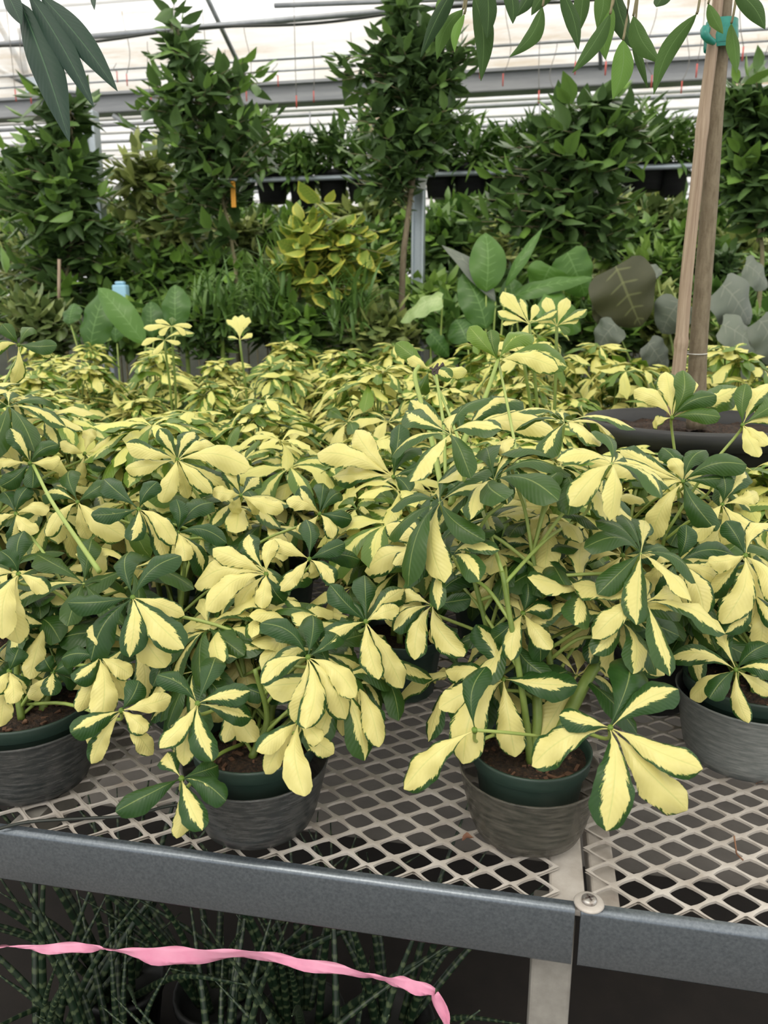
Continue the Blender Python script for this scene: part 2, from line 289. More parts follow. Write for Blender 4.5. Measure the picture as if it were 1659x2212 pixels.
def glazing(name, tfac, tint, dirt, scale):
    """translucent greenhouse film: lets daylight through, clouded by dirt"""
    m = bpy.data.materials.new(name); m.use_nodes = True; g = N(m); n = g.n; n.remove(n['Principled BSDF'])
    tx = n.new('ShaderNodeTexCoord'); mp = n.new('ShaderNodeMapping'); mp.inputs['Scale'].default_value = scale; g.l.new(tx.outputs['Object'], mp.inputs[0])
    nz = g.noise(mp.outputs[0], 1.0, 6, 0.7); k = g.step(nz, 0.42, 0.72)
    tr = n.new('ShaderNodeBsdfTransparent'); g.l.new(g.mix(k, (*tint, 1), (*dirt, 1)), tr.inputs[0])
    tl = n.new('ShaderNodeBsdfTranslucent'); g.l.new(g.mix(k, (0.9, 0.89, 0.86, 1), (0.7, 0.62, 0.5, 1)), tl.inputs[0])
    mx = n.new('ShaderNodeMixShader'); mx.inputs[0].default_value = tfac; g.l.new(tl.outputs[0], mx.inputs[1]); g.l.new(tr.outputs[0], mx.inputs[2]); g.l.new(mx.outputs[0], n['Material Output'].inputs[0])
    return m
M['roof'] = glazing('cloudy_roof_film', 0.62, (0.93, 0.92, 0.90), (0.66, 0.56, 0.46), (0.9, 5.0, 5.0))
M['wallfilm'] = glazing('cloudy_wall_panel', 0.50, (0.86, 0.85, 0.83), (0.70, 0.64, 0.55), (0.7, 0.7, 3.0))

# ------------------------------------------------------------------ the setting
def struct(name, q, m, **k): o = q.build(name, m, **k); o['kind'] = 'structure'; return o
YB = aty(0, 0, 1)  # unused anchor
BZ = 0.84                                  # bench top height
fl = atz(829, 1905, BZ); BY = float(atz(829, 1905, BZ)[1])   # front edge of the bench
def line_y(x): return 0
q = Q(); box(q, (0, 9, -0.05), (34, 36, 0.1)); struct('floor', q, M['concrete'], smooth=False)
YM = float(atz(829, 1822, 0.0)[1])
q = Q(); box(q, (-0.5, (BY-0.05+YM)/2, 0.004), (8, YM-BY+0.05, 0.008)); tag(q.build('dark_ground_sheet', M['weedmat'], smooth=False), 'black weed cloth spread on the ground beneath the bench', 'ground cover')
q = Q(); box(q, (-1, 5.9, .004), (13, 5.2, .008)); tag(q.build('dark_ground_sheet', M['weedmat'], smooth=False), 'added dark sheet standing for shade under the tall green plants behind the benches', 'ground cover')  # dark sheet added on the floor, stands in for shade among the plants
# greenhouse frame
YG = 6.2                                   # gutter line
gz = float(aty(829, 196, YG)[2])
q = Q(); rs = 0.40
for x0 in np.arange(-9, 9, 1.2):           # rafter-wide film sheets, near bay rising towards the camera
    a = np.array([[x0, YG, gz+.08], [x0+1.2, YG, gz+.08], [x0+1.2, YG-7.5, gz+.08+7.5*rs], [x0, YG-7.5, gz+.08+7.5*rs]]); q.add(a, [[0, 1, 2, 3]])
a = np.array([[-9, YG-7.5, gz+.08+7.5*rs], [9, YG-7.5, gz+.08+7.5*rs], [9, YG-15, gz+.08], [-9, YG-15, gz+.08]]); q.add(a, [[0, 1, 2, 3]])
struct('ceiling', q, M['roof'], smooth=False)
q = Q(); a = np.array([[-11, YG, gz+.08], [11, YG, gz+.08], [11, YG+6, gz+2.6], [-11, YG+6, gz+2.6]]); q.add(a, [[0, 1, 2, 3]]); struct('ceiling_far_bay', q, M['roof'], smooth=False)
q = Q(); box(q, (0, YG+5.9, .95), (28, .15, 1.9)); struct('wall_far_dark_fill', q, M['darkfill'], smooth=False)  # dark wall added to block bright gaps behind the foliage
q = Q(); a = np.array([[-14, YG+6, -.05], [14, YG+6, -.05], [14, YG+6, gz+2.6], [-14, YG+6, gz+2.6]]); q.add(a, [[0, 3, 2, 1]]); struct('wall_far', q, M['wallfilm'], smooth=False)
q = Q(); bar(q, (-9, YG, gz), (9, YG, gz), 0.14, 0.13); o = struct('trim_1', q, M['gutter'], smooth=False, bevel=0.01)
q = Q(); bar(q, (-9, YG-.09, gz+.065), (9, YG-.09, gz+.065), 0.05, 0.02); struct('trim_2', q, M['gutter'], smooth=False)
def pipe_px(name, x0, y0, x1, y1, Y, th, m, label, group=None, sq=False):
    a, b = aty(x0, y0, Y), aty(x1, y1, Y); e = (b-a)*0.12; a, b = a-e, b+e; q = Q()
    if sq: bar(q, a, b, th, th)
    else: tube(q, [a, b], th/2, 10)
    return tag(q.build(name, m), label, 'pipe', group)
pipe_px('roof_pipe', 0, 22, 330, -4, 5.7, .028, M['pipe'], 'uppermost grey roof pipe crossing the top left corner')
# pipe with a cable sagging round it
q = Q(); a, b = aty(-60, 101, 5.4), aty(1500, -33, 5.4); rp = empty('roof_pipe', a, 'thick grey roof pipe with a black cable wound along it, left half of the roof', 'pipe')
tube(q, [a, b], .019, 10); q.build('pipe_body', M['pipe'], rp)
q = Q(); cb = []
for k in range(40): s_ = k/39; p_ = a+(b-a)*s_; cb.append(p_+np.array([0, -.022, -.012-.030*math.sin(s_*9)**2])); 
tube(q, smooth_path(cb, 3), .009, 6); q.build('cable', M['tubing'], rp)
pipe_px('roof_pipe', -40, 167, 1700, 60, 5.95, .020, M['pipe'], 'dark grey roof pipe, second line above the gutter')
pipe_px('roof_pipe', -40, 193, 1700, 86, 6.05, .014, M['pipe'], 'thin grey roof pipe just above the gutter')
pipe_px('roof_pipe', 700, 8, 1700, -30, 5.3, .03, M['pipe'], 'grey roof pipe behind the hanging fig leaves at the top edge')
for k, (ya, yb, th, mm, YY) in enumerate([(272, 184, .03, 'whitebar', 6.5), (284, 196, .035, 'pipe', 6.8), (300, 222, .028, 'whitebar', 7.2), (318, 245, .03, 'pipe', 7.6), (335, 268, .03, 'whitebar', 8.2), (352, 290, .035, 'whitebar', 9.0), (372, 318, .03, 'whitebar', 9.6)]):
    pipe_px('eave_rail', -60, ya, 1720, yb, YY, th, M[mm], 'one of the horizontal metal rails stacked below the gutter', 'rails below the gutter')
for k in range(9):
    y = 392+k*17
    pipe_px('wall_rail', -60, y, 1720, y-44+k*5, 10.6, .04, M['whitebar'] if k % 2 else M['pipe'], 'one of the horizontal rails on the far greenhouse wall', 'rails on the far wall')
# rafters and truss
def strut(name, pts, th, m, label, cat='strut', group=None):
    q = Q(); tube(q, [aty(*p) for p in pts], th/2, 8); return tag(q.build(name, m), label, cat, group)
def roofY(x, y):
    rr = ray(x, y); k = rr[2]/rr[1]; return (gz+.02+YG*rs-1.5)/(k+rs)
strut('rafter', [(440, -20, roofY(440, -20)), (532, 172, roofY(532, 172))], .035, M['pipe'], 'grey roof rafter running down to the gutter above the left trees', 'rafter')
strut('rafter', [(1290, -60, roofY(1290, -60)), (1298, 152, roofY(1298, 152))], .03, M['pipe'], 'grey roof rafter half hidden by the hanging fig leaves', 'rafter')
tr_ = empty('roof_truss', aty(66, 182, 6.0), 'grey roof truss with plated joint in the top left corner', 'truss')
for nm, pts, th in [('chord', [(-40, 128, 6.0), (62, 182, 6.0)], .05), ('brace', [(-30, 0, 5.7), (58, 165, 6.0)], .045), ('brace', [(40, 60, 5.8), (60, 170, 6.0)], .03), ('brace', [(70, 190, 6.0), (205, 205, 6.1)], .03), ('brace', [(60, 188, 6.0), (150, 235, 6.2)], .03)]:
    q = Q(); tube(q, [aty(*p) for p in pts], th/2, 8); q.build(nm, M['pipe'], tr_)
q = Q(); bar(q, aty(55, 185, 5.95), aty(92, 182, 5.95), .02, .11); q.build('joint_plate', M['galvpost'], tr_, smooth=False)
strut('knee_brace', [(245, 250, 6.1), (335, 306, 6.1)], .035, M['pipe'], 'grey diagonal brace beside the left steel post', 'brace')
def post(x, ytop, Y, wd, label):
    p = aty(x, 640, Y); gz = float(aty(x, ytop, Y)[2]); o = empty('steel_post', (p[0], p[1], 0), label, 'post')
    q = Q(); box(q, (p[0], p[1], gz/2), (wd, .05, gz), 0)
    # channel: two flanges standing proud of the web
    for s_ in (-1, 1): box(q, (p[0]+s_*(wd/2-.006), p[1]-.035, gz/2), (.012, .03, gz))
    q.build('channel', M['galvpost'], o, smooth=False, bevel=.003)
    q = Q(); box(q, (p[0], p[1], .006), (wd*2, .12, .012)); q.build('base_plate', M['galvpost'], o, smooth=False)
    return o, p
o, p = post(903, 250, 4.45, .068, 'pale galvanised steel post between the two tall trees, centre of the frame')
q = Q(); bar(q, (p[0]+.12, p[1]-.02, aty(0, 322, 4.45)[2]+.15), (p[0]+.015, p[1]-.05, aty(0, 440, 4.45)[2]), .025, .045); q.build('diagonal_brace', M['whitebar'], o, smooth=False)
o, p = post(230, 240, 4.9, .082, 'pale galvanised steel post behind the leafy trees on the left')
q = Q(); bar(q, (p[0]+.34, p[1], aty(0, 360, 4.9)[2]), (p[0]+.03, p[1]-.02, aty(0, 455, 4.9)[2]), .03, .035); q.build('diagonal_brace', M['whitebar'], o, smooth=False)
# ends of the beige inflated air ducts
for (x, y, ln, lab) in [(815, 245, .5, 'beige film air duct end partly hidden behind the central tree'), (1625, 205, .8, 'beige film air duct end at the right edge below the gutter')]:
    p = aty(x, y, 7.4); q = Q(); r_ = .17 if x < 1000 else .22
    ax_ = [p+np.array([.28 if x < 1000 else .5, .1, .22]), p, p+np.array([-.10, -.05, -.22])]
    tube(q, smooth_path(ax_, 8), [r_*(1-.5*(k/16)**2) for k in range(17)], 18); tube(q, [p, (p[0], p[1], gz+.08+(7.4-YG)*.42)], .008, 6); tag(q.build('air_duct', M['beige']), lab, 'duct')
# thin lines with red tips hanging from the roof
for k in range(34):
    x = -20+k*51+R.uniform(-18, 18); ye = (210+R.uniform(-50, 45))-x*.04; Y = R.uniform(5.2, 6.0)
    a = aty(x, ye, Y); o = empty('hanging_line', a, 'thin drip line with a faded red tip hanging from the roof', 'line', 'drip lines hanging from the roof')
    q = Q(); top = gz+.08+(YG-Y)*rs; bw = R.uniform(-.05, .05)
    tube(q, [(a[0]+bw*math.sin(PI*s_)*(1-s_)*2, a[1], a[2]+(top-a[2])*s_) for s_ in np.linspace(0, 1, 9)], .0025, 5); q.build('line', M['string'], o)
    q = Q(); tube(q, [a-np.array([0, 0, .075]), a], .0045, 6); q.build('red_tip', M['red'], o)

# ------------------------------------------------------------------ bench: expanded metal decks, front rails, legs
def deck(name, x0, x1, y0, y1, z, parent, lx=0.0590, ly=0.0425, sw=0.0042, th=0.0035):
    """one cell = rhombus ring round a rounded diamond hole"""
    cx = []; nyr = int((y1-y0)/(ly/2))-1
    for j in range(nyr):
        yy = y0+ly/2+j*ly/2; xs = np.arange(x0+lx/2+(lx/2 if j % 2 else 0), x1-lx/2+1e-6, lx); cx += [(x_, yy) for x_ in xs]
    cx = np.array(cx); k = 16; a = np.linspace(0, 2*PI, k, endpoint=False)
    ca, sa = np.cos(a), np.sin(a); s1 = 1/(np.abs(ca)+np.abs(sa)); o_ = np.stack([ca*s1*lx/2, sa*s1*ly/2], 1)
    e = 1.22; s2 = 1/((np.abs(ca)**e+np.abs(sa)**e)**(1/e)); hx, hy = lx/2-sw*1.75, ly/2-sw*1.2; i_ = np.stack([ca*s2*hx, sa*s2*hy], 1)
    tilt = o_[:, 1]/ly*0.0028
    V = np.concatenate([np.c_[o_, tilt], np.c_[i_, i_[:, 1]/ly*0.0028], np.c_[i_, i_[:, 1]/ly*0.0028-th], np.c_[o_, tilt-th]])
    f = []
    for r_ in range(3):
        for c_ in range(k): f.append([r_*k+c_, r_*k+(c_+1) % k, (r_+1)*k+(c_+1) % k, (r_+1)*k+c_])
    f = np.array(f); n = len(cx); P = V[None]+np.c_[cx, np.full(n, z)][:, None]
    q = Q(); q.add(P, (f[None]+np.arange(n)[:, None, None]*len(V)).reshape(-1, 4)); return q.build(name, M['mesh'], parent, smooth=False)
XS = float(atz(1262, 1950, BZ)[0])         # the seam between the two deck panels
XL, XR, YE = -2.3, 1.25, BY+1.75
bench = empty('metal_bench', (XS, BY, 0), 'near greenhouse bench with white expanded metal deck and blue grey front rails', 'bench')
deck('mesh_deck', XL, XS-.004, BY+.004, YE, BZ, bench); deck('mesh_deck', XS+.004, XR+.3, BY+.004, YE, BZ, bench)
def rail(x0, x1, par, y=BY):
    hz = .082; prof = [(y+.010, BZ+.001)]
    for k in range(9): a = PI/2+PI/2*k/8; prof.append((y+.005+.008*math.cos(a), BZ-.007+.008*math.sin(a)))
    prof += [(y, BZ-hz+.004), (y+.003, BZ-hz), (y+.003, BZ-hz+.003), (y+.0035, BZ-.008), (y+.010, BZ-.001)]
    prof.append(prof[0]); q = Q(); n = len(prof); V = [(x_, a, b) for x_ in (x0, x1) for a, b in prof]
    f = [[k, k+1, n+k+1, n+k] for k in range(n-1)]; q.add(V, f)
    o = q.build('front_rail', M['galv'], par); return o
xsl = float(atz(1248, 1965, BZ)[0])
rail(XL, xsl-.003, bench); rail(xsl+.004, XR+.4, bench)
def leg(x, y, par, top=BZ-.05): q = Q(); box(q, (x, y, top/2), (.050, .050, top)); q.build('leg', M['galvleg'], par, smooth=False, bevel=.004)
lx_ = float(aty(1187, 2130, BY+.05)[0])
for x in (lx_, lx_-1.5, lx_+1.2):
    for y in (BY+.06, YE-.1): leg(x, y, bench)
q = Q(); bar(q, (XS-.018, BY+.006, BZ-.012), (XS-.018, YE, BZ-.012), .042, .010); bar(q, (XS+.028, BY+.012, BZ-.035), (XS+.028, YE, BZ-.035), .032, .04); q.build('crossbeam', M['mesh'], bench, smooth=False, bevel=.003)
for x in (XS-.75, XS-1.5, XS+.75): q = Q(); bar(q, (x, BY+.02, BZ-.03), (x, YE, BZ-.03), .03, .04); q.build('crossbeam', M['galvleg'], bench, smooth=False)
q = Q(); bar(q, (XL, YE, BZ-.03), (XR+.3, YE, BZ-.03), .03, .07); q.build('rear_rail', M['galv'], bench, smooth=False)
sc = atz(1272, 1953, BZ+.004); q = Q(); lathe(q, [(0, .0), (.016, 0), (.0175, .002), (.016, .004), (.010, .0045), (0, .0045)], sc, 24); w_ = q.build('washer', M['mesh'], bench)
q = Q(); lathe(q, [(0, .004), (.009, .0045), (.0088, .0075), (.006, .009), (0, .0092)], sc, 20); q.build('screw_head', M['screw'], bench)
q = Q()
for a in (.5, .5+PI/2): box(q, sc+np.array([0, 0, .0095]), (.010, .0018, .0008), a)
q.build('screw_cross', M['scar'], bench, smooth=False)
bench2 = empty('metal_bench', (XS, YE+.1, 0), 'second greenhouse bench under the rear rows of variegated plants', 'bench')
q = Q(); box(q, (-.6, YE+.1+.38, BZ-.006), (6.4, .76, .012)); q.build('deck', M['mesh'], bench2, smooth=False)
for x in (-3.4, -1.2, 1.0, 2.3):
    for y in (YE+.2, YE+.78): leg(x, y, bench2, BZ-.012)

# ------------------------------------------------------------------ variegated umbrella plants
KW = {'G': (-1.2, 0), 'H': (-.06, .1), 'V': (.42, .12), 'Y': (.93, 0), 'B': (.72, .22)}
def kvar(kind, young=0.0):
    w_, o_ = KW[kind]; s_ = R.choice([-1, 1])
    return (w_+R.uniform(-.12, .12), o_*s_*R.uniform(.3, 1.8), R.random(), young)
def whorl_random(q, hub, n, rad, cnt=None, res=(6, 3), young=0.0, pg=.30, pv=.25, spread=(-.35, .35)):
    """leaflets radiating from a hub like umbrella ribs"""
    hub = np.asarray(hub, float); n = nrm(n); cnt = cnt or R.choice([6, 7, 7, 8, 8, 9])
    a = nrm(np.cross(n, [.3, .9, .1])); b = np.cross(n, a); P0 = []; P1 = []; NN = []; W = []; V = []; A = []; ph = R.random()*6.28
    for k in range(cnt):
        th = ph+2*PI*k/cnt+R.uniform(-.18, .18); rd = a*math.cos(th)+b*math.sin(th); el = R.uniform(*spread)
        L = rad*R.uniform(.78, 1.12); d = nrm(rd*math.cos(el)+n*math.sin(el))
        tip = hub+d*L-UP*L*R.uniform(.05, .38)*max(0.15, 1-abs(n[2])*.5)
        P0.append(hub+d*L*.02); P1.append(tip); NN.append(n+rd*.35*math.sin(el)); W.append(L*R.uniform(.38, .48)); A.append(R.uniform(.06, .20))
        r_ = R.random(); kd = 'G' if r_ < pg else 'V' if r_ < pg+pv else 'B' if r_ < pg+pv+.15 else 'Y'
        V.append(kvar(kd, young))
    W = np.array(W); yel = np.array([v[0] for v in V]) > .6
    leaf_batch(q, P0, P1, NN, W, A, 'obovate', res[0], res[1], fold=.35, wave=np.where(yel, .22, .10), var=V, curl=G.uniform(0, .5, cnt), rough=.05)
def schef_pot(par, c, r, h, res=24, m='potgreen'):
    q = Q(); lathe(q, [(r*.72, 0), (r*.74, .002), (r*.90, h*.80), (r*.93, h*.82), (r*.97, h*.84), (r*.985, h*.97), (r*1.0, h), (r*.955, h), (r*.93, h*.93), (r*.88, h*.80), (r*.70, .01), (0.0001, .01)], c, res)
    q.build('pot', M[m], par)
    q = Q(); n = 12; th = np.linspace(0, 2*PI, 28, endpoint=False); prof = np.linspace(.0001, r*.91, n); V = np.zeros((n, 28, 3)); 
    V[..., 0] = c[0]+prof[:, None]*np.cos(th); V[..., 1] = c[1]+prof[:, None]*np.sin(th); V[..., 2] = c[2]+h*.86+G.uniform(-.003, .004, (n, 28))
    i = np.arange(n-1)[:, None]*28; j = np.arange(28)[None]; q.add(V, np.stack([i+j, i+j+28, i+28+(j+1) % 28, i+(j+1) % 28], -1)); q.build('soil', M['soil'], par)
def make_schef(name_loc, H, spread, nwh, label, group, res=(5, 2), pgv=(.27, .25)):
    """a whole potted plant; foliage as one part (rows behind the front)"""
    c = np.array(name_loc, float); o = empty('umbrella_plant', c, label, 'potted plant', group)
    r = .082; schef_pot(o, c, r, .115, 16)
    q = Q(); qf = Q(); tops = []
    for s_ in range(3):
        a = s_*2.1+R.random(); tp = c+np.array([math.cos(a)*spread*.35, math.sin(a)*spread*.35, H*R.uniform(.75, .95)])
        pts = smooth_path([c+np.array([math.cos(a)*.02, math.sin(a)*.02, .09]), c*.5+tp*.5+np.array([R.uniform(-.02, .02), R.uniform(-.02, .02), .02]), tp], 5)
        tube(q, pts, np.linspace(.0065, .0035, len(pts)), 6); tops.append(pts)
    for k in range(nwh):
        z = R.random()**.7; a = R.random()*6.28; rr = spread*math.sqrt(max(.05, 1-.75*z*z))*R.uniform(.55, 1.0)
        if z > .85: rr *= .5
        hub = c+np.array([math.cos(a)*rr, math.sin(a)*rr, .15+(H-.13)*z]); st = R.choice(tops); base = st[min(len(st)-1, int(z*.85*len(st)))]
        n = nrm(np.array([math.cos(a)*rr/spread*.9, math.sin(a)*rr/spread*.9, .65+.5*z]))
        mid = (base+hub)/2+np.array([0, 0, .02]); tube(q, smooth_path([base, mid, hub], 3), .0018, 4, cap=False)
        whorl_random(qf, hub, n, R.uniform(.085, .115)*(1-.2*(z > .9)), None, res, young=min(1, .15+max(0, z-.35)*R.uniform(.4, 1.4)), pg=pgv[0], pv=pgv[1])
    q.build('stem', M['stem'], o); qf.build('foliage', M['schef'], o); return o
def copy_tree(o, parent=None):
    c = o.copy(); COL.objects.link(c)
    if parent: c.parent = parent
    for ch in list(o.children): copy_tree(ch, c)
    return c
# --- hand-placed leaf whorls of the near plants: hub pixel, then leaflet tips (x, y, kind)
W_ = {
 'A': [((262,1535), .95, [(370,1505,'Y'),(332,1630,'Y'),(318,1578,'Y'),(197,1650,'B'),(152,1582,'V'),(188,1606,'Y'),(300,1470,'G')]),
       ((215,1420), 1.0, [(220,1555,'Y'),(279,1512,'Y'),(284,1457,'Y'),(168,1538,'Y'),(163,1470,'V'),(130,1420,'G'),(200,1350,'Y')]),
       ((40,1240), 1.05, [(2,1190,'G'),(52,1143,'G'),(104,1275,'B'),(-45,1255,'Y'),(5,1375,'Y'),(42,1390,'Y'),(-25,1330,'V')]),
       ((98,1350), 1.12, [(64,1467,'Y'),(137,1415,'Y'),(163,1368,'Y'),(105,1290,'G'),(40,1330,'V')]),
       ((20,1450), 1.02, [(30,1515,'Y'),(0,1570,'Y'),(-30,1500,'Y'),(60,1500,'V'),(40,1400,'G')]),
       ((115,1452), 1.06, [(98,1425,'G'),(172,1475,'G'),(150,1430,'G'),(60,1510,'Y'),(110,1500,'V')]),
       ((35,1110), 1.22, [(80,1150,'Y'),(-20,1130,'Y'),(60,1050,'G'),(5,1060,'G'),(105,1100,'Y'),(30,1180,'V')])],
 'B': [((287,1291), 1.02, [(146,1300,'G'),(281,1184,'G'),(388,1198,'H'),(399,1328,'Y'),(397,1400,'B'),(357,1441,'Y'),(277,1413,'V'),(196,1427,'G')]),
       ((575,1240), 1.08, [(460,1184,'Y'),(538,1153,'V'),(592,1165,'Y'),(417,1262,'Y'),(445,1317,'Y'),(508,1326,'Y'),(565,1310,'Y'),(616,1302,'G')]),
       ((668,1208), 1.12, [(586,1167,'Y'),(661,1122,'G'),(744,1172,'G'),(779,1207,'G'),(606,1276,'Y'),(690,1245,'Y'),(722,1258,'B')]),
       ((790,1343), 1.02, [(714,1262,'G'),(788,1240,'G'),(690,1385,'V'),(873,1272,'V'),(818,1467,'Y'),(872,1486,'Y'),(862,1312,'Y'),(745,1300,'G')]),
       ((665,1420), .95, [(565,1343,'G'),(676,1324,'G'),(566,1472,'B'),(636,1560,'B'),(660,1573,'Y'),(750,1552,'Y'),(768,1502,'Y'),(735,1355,'H')]),
       ((427,1520), .93, [(340,1457,'H'),(466,1411,'G'),(540,1492,'V'),(546,1548,'V'),(345,1613,'Y'),(395,1654,'Y'),(457,1642,'V')]),
       ((644,1560), .93, [(556,1618,'B'),(573,1672,'Y'),(658,1717,'Y'),(722,1628,'Y'),(692,1600,'Y')]),
       ((392,1682), .90, [(250,1748,'H'),(472,1652,'G'),(487,1728,'H'),(381,1811,'Y'),(436,1792,'V'),(362,1622,'V')]),
       ((770,1480), 1.0, [(820,1610,'Y'),(740,1590,'Y'),(828,1560,'B'),(700,1540,'Y'),(725,1440,'G'),(830,1450,'Y')]),
       ((545,1395), 1.1, [(470,1495,'Y'),(515,1525,'Y'),(555,1530,'Y'),(600,1470,'V'),(490,1400,'Y'),(600,1380,'G')]),
       ((505,1485), 1.02, [(485,1600,'Y'),(520,1595,'V'),(550,1600,'Y'),(460,1560,'Y'),(570,1500,'G')]),
       ((395,1400), 1.08, [(330,1480,'G'),(410,1470,'V'),(440,1420,'V'),(460,1380,'Y'),(340,1340,'Y')])],
 'C': [((1087,1467), .98, [(1028,1349,'V'),(1226,1449,'G'),(1247,1478,'V'),(1113,1635,'Y'),(999,1643,'Y'),(972,1602,'Y'),(948,1526,'Y'),(962,1448,'B')]),
       ((1318,1572), .88, [(1210,1543,'V'),(1360,1413,'G'),(1467,1484,'V'),(1149,1654,'Y'),(1312,1788,'B'),(1492,1747,'Y'),(1518,1660,'Y')]),
       ((1025,1577), .90, [(1050,1438,'G'),(872,1704,'Y')]),
       ((1290,1332), 1.05, [(1169,1328,'Y'),(1210,1402,'Y'),(1276,1430,'V'),(1196,1273,'B'),(1284,1268,'G'),(1346,1362,'V'),(1467,1372,'H'),(1437,1458,'Y')]),
       ((1075,1232), 1.06, [(1068,1118,'G'),(1176,1153,'V'),(1222,1228,'B'),(1013,1309,'Y'),(1167,1358,'Y'),(1018,1194,'Y'),(1146,1262,'V')]),
       ((938,1190), 1.12, [(834,1133,'Y'),(785,1232,'Y'),(936,1066,'H'),(1016,1120,'G'),(1051,1192,'G'),(905,1245,'B'),(848,1218,'Y'),(880,1120,'V')]),
       ((933,1307), 1.05, [(1016,1292,'G'),(1032,1238,'G'),(894,1420,'Y'),(940,1392,'Y'),(1002,1418,'Y'),(824,1330,'Y'),(850,1362,'V'),(846,1284,'Y')]),
       ((850,1030), 1.30, [(682,975,'Y'),(720,1028,'B'),(765,925,'Y'),(907,962,'G'),(862,915,'H'),(937,1003,'G'),(885,1062,'G'),(790,1080,'Y')]),
       ((1130,1325), .99, [(1103,1425,'Y'),(1168,1430,'G'),(1190,1402,'Y'),(1058,1385,'G'),(1192,1312,'V'),(1082,1285,'Y'),(1140,1260,'G')]),
       ((1150,1180), 1.05, [(1105,1260,'G'),(1165,1280,'Y'),(1215,1265,'V'),(1225,1195,'G'),(1180,1110,'Y'),(1120,1105,'Y'),(1085,1160,'V')]),
       ((1076,778), 1.34, [(1014,705,'G'),(1227,787,'V'),(1206,797,'Y'),(1152,718,'H'),(1060,712,'G')]),
       ((1000,945), 1.30, [(885,862,'V'),(1130,865,'V'),(1158,920,'Y'),(1018,950,'Y'),(1197,928,'Y'),(1000,873,'G'),(925,905,'Y')]),
       ((1040,1072), 1.18, [(957,1033,'G'),(1092,988,'G'),(1227,1045,'Y'),(1130,1085,'Y'),(1186,1096,'Y'),(1030,1128,'G'),(1150,1010,'G'),(995,1090,'G')]),
       ((928,800), 1.40, [(880,770,'Y'),(1010,800,'Y'),(975,815,'V'),(900,850,'G'),(855,740,'H')])],
 'D': [((1590,1447), 1.02, [(1449,1415,'V'),(1574,1337,'B'),(1657,1390,'G'),(1617,1562,'Y'),(1532,1508,'H'),(1488,1507,'Y'),(1690,1452,'V'),(1672,1500,'Y')]),
       ((1462,1215), 1.10, [(1482,1133,'G'),(1392,1280,'Y'),(1522,1328,'Y'),(1556,1252,'Y'),(1430,1303,'G'),(1588,1196,'G'),(1400,1200,'Y')]),
       ((1610,1200), 1.06, [(1560,1345,'Y'),(1625,1350,'Y'),(1675,1300,'Y'),(1530,1290,'B'),(1568,1125,'G'),(1660,1125,'Y'),(1530,1215,'Y')]),
       ((1625,1280), 1.05, [(1565,1365,'V'),(1640,1400,'Y'),(1690,1360,'V'),(1560,1300,'Y')])],
 'E': [((1345,1200), 1.08, [(1328,1076,'G'),(1239,1280,'Y'),(1297,1303,'Y'),(1387,1337,'Y'),(1219,1207,'Y'),(1280,1137,'Y'),(1427,1188,'V'),(1405,1130,'G')]),
       ((1475,1040), 1.24, [(1268,992,'Y'),(1340,970,'B'),(1400,1060,'Y'),(1430,965,'G'),(1450,990,'Y'),(1527,968,'G'),(1612,1000,'G'),(1612,1032,'G'),(1548,1142,'G'),(1405,1167,'Y')]),
       ((1452,902), 1.30, [(1370,842,'Y'),(1438,803,'B'),(1476,798,'G'),(1502,823,'Y'),(1547,853,'G'),(1408,912,'Y'),(1556,900,'G'),(1594,835,'V')]),
       ((1604,918), 1.26, [(1612,828,'G'),(1668,828,'B'),(1660,960,'Y'),(1690,905,'Y'),(1640,985,'Y'),(1690,860,'G')]),
       ((1560,1090), 1.22, [(1500,1165,'Y'),(1570,1180,'Y'),(1640,1150,'Y'),(1640,1060,'Y'),(1560,1020,'G'),(1610,1010,'V')])],
 'F': [((300,1100), 1.14, [(197,1112,'H'),(222,1030,'G'),(283,1168,'V'),(360,1212,'B'),(376,1172,'Y'),(320,1150,'Y'),(340,1040,'G')]),
       ((383,1150), 1.14, [(381,1078,'G'),(461,1084,'G'),(489,1170,'G'),(440,1243,'V'),(400,1210,'Y'),(430,1200,'B')]),
       ((383,993), 1.26, [(345,924,'V'),(421,928,'V'),(273,955,'B'),(270,1012,'Y'),(350,1082,'Y'),(406,1077,'Y'),(457,1062,'Y'),(472,963,'Y'),(540,1010,'Y'),(500,1060,'V')]),
       ((168,1085), 1.22, [(100,1155,'Y'),(190,1165,'Y'),(270,1160,'Y'),(150,1010,'G'),(230,1040,'G'),(90,1070,'V')]),
       ((520,1070), 1.28, [(490,1000,'V'),(560,1030,'V'),(612,1100,'Y'),(500,1110,'Y'),(460,1060,'Y'),(560,1110,'B')]),
       ((690,1110), 1.25, [(620,1080,'Y'),(700,1040,'G'),(650,1050,'V'),(740,1060,'G'),(760,1120,'G'),(640,1150,'Y'),(720,1160,'Y')])],
 'G': [((65,1000), 1.25, [(22,925,'V'),(56,927,'V'),(126,960,'G'),(150,1022,'Y'),(70,1052,'G'),(-15,992,'Y'),(130,990,'Y'),(0,1050,'G')]),
       ((183,980), 1.35, [(130,955,'Y'),(200,922,'Y'),(250,945,'Y'),(170,1040,'Y'),(230,1010,'V')]),
       ((40,745), 1.5, [(5,700,'G'),(72,705,'G'),(122,745,'H'),(110,770,'B'),(-20,760,'V'),(25,830,'Y')])],
}
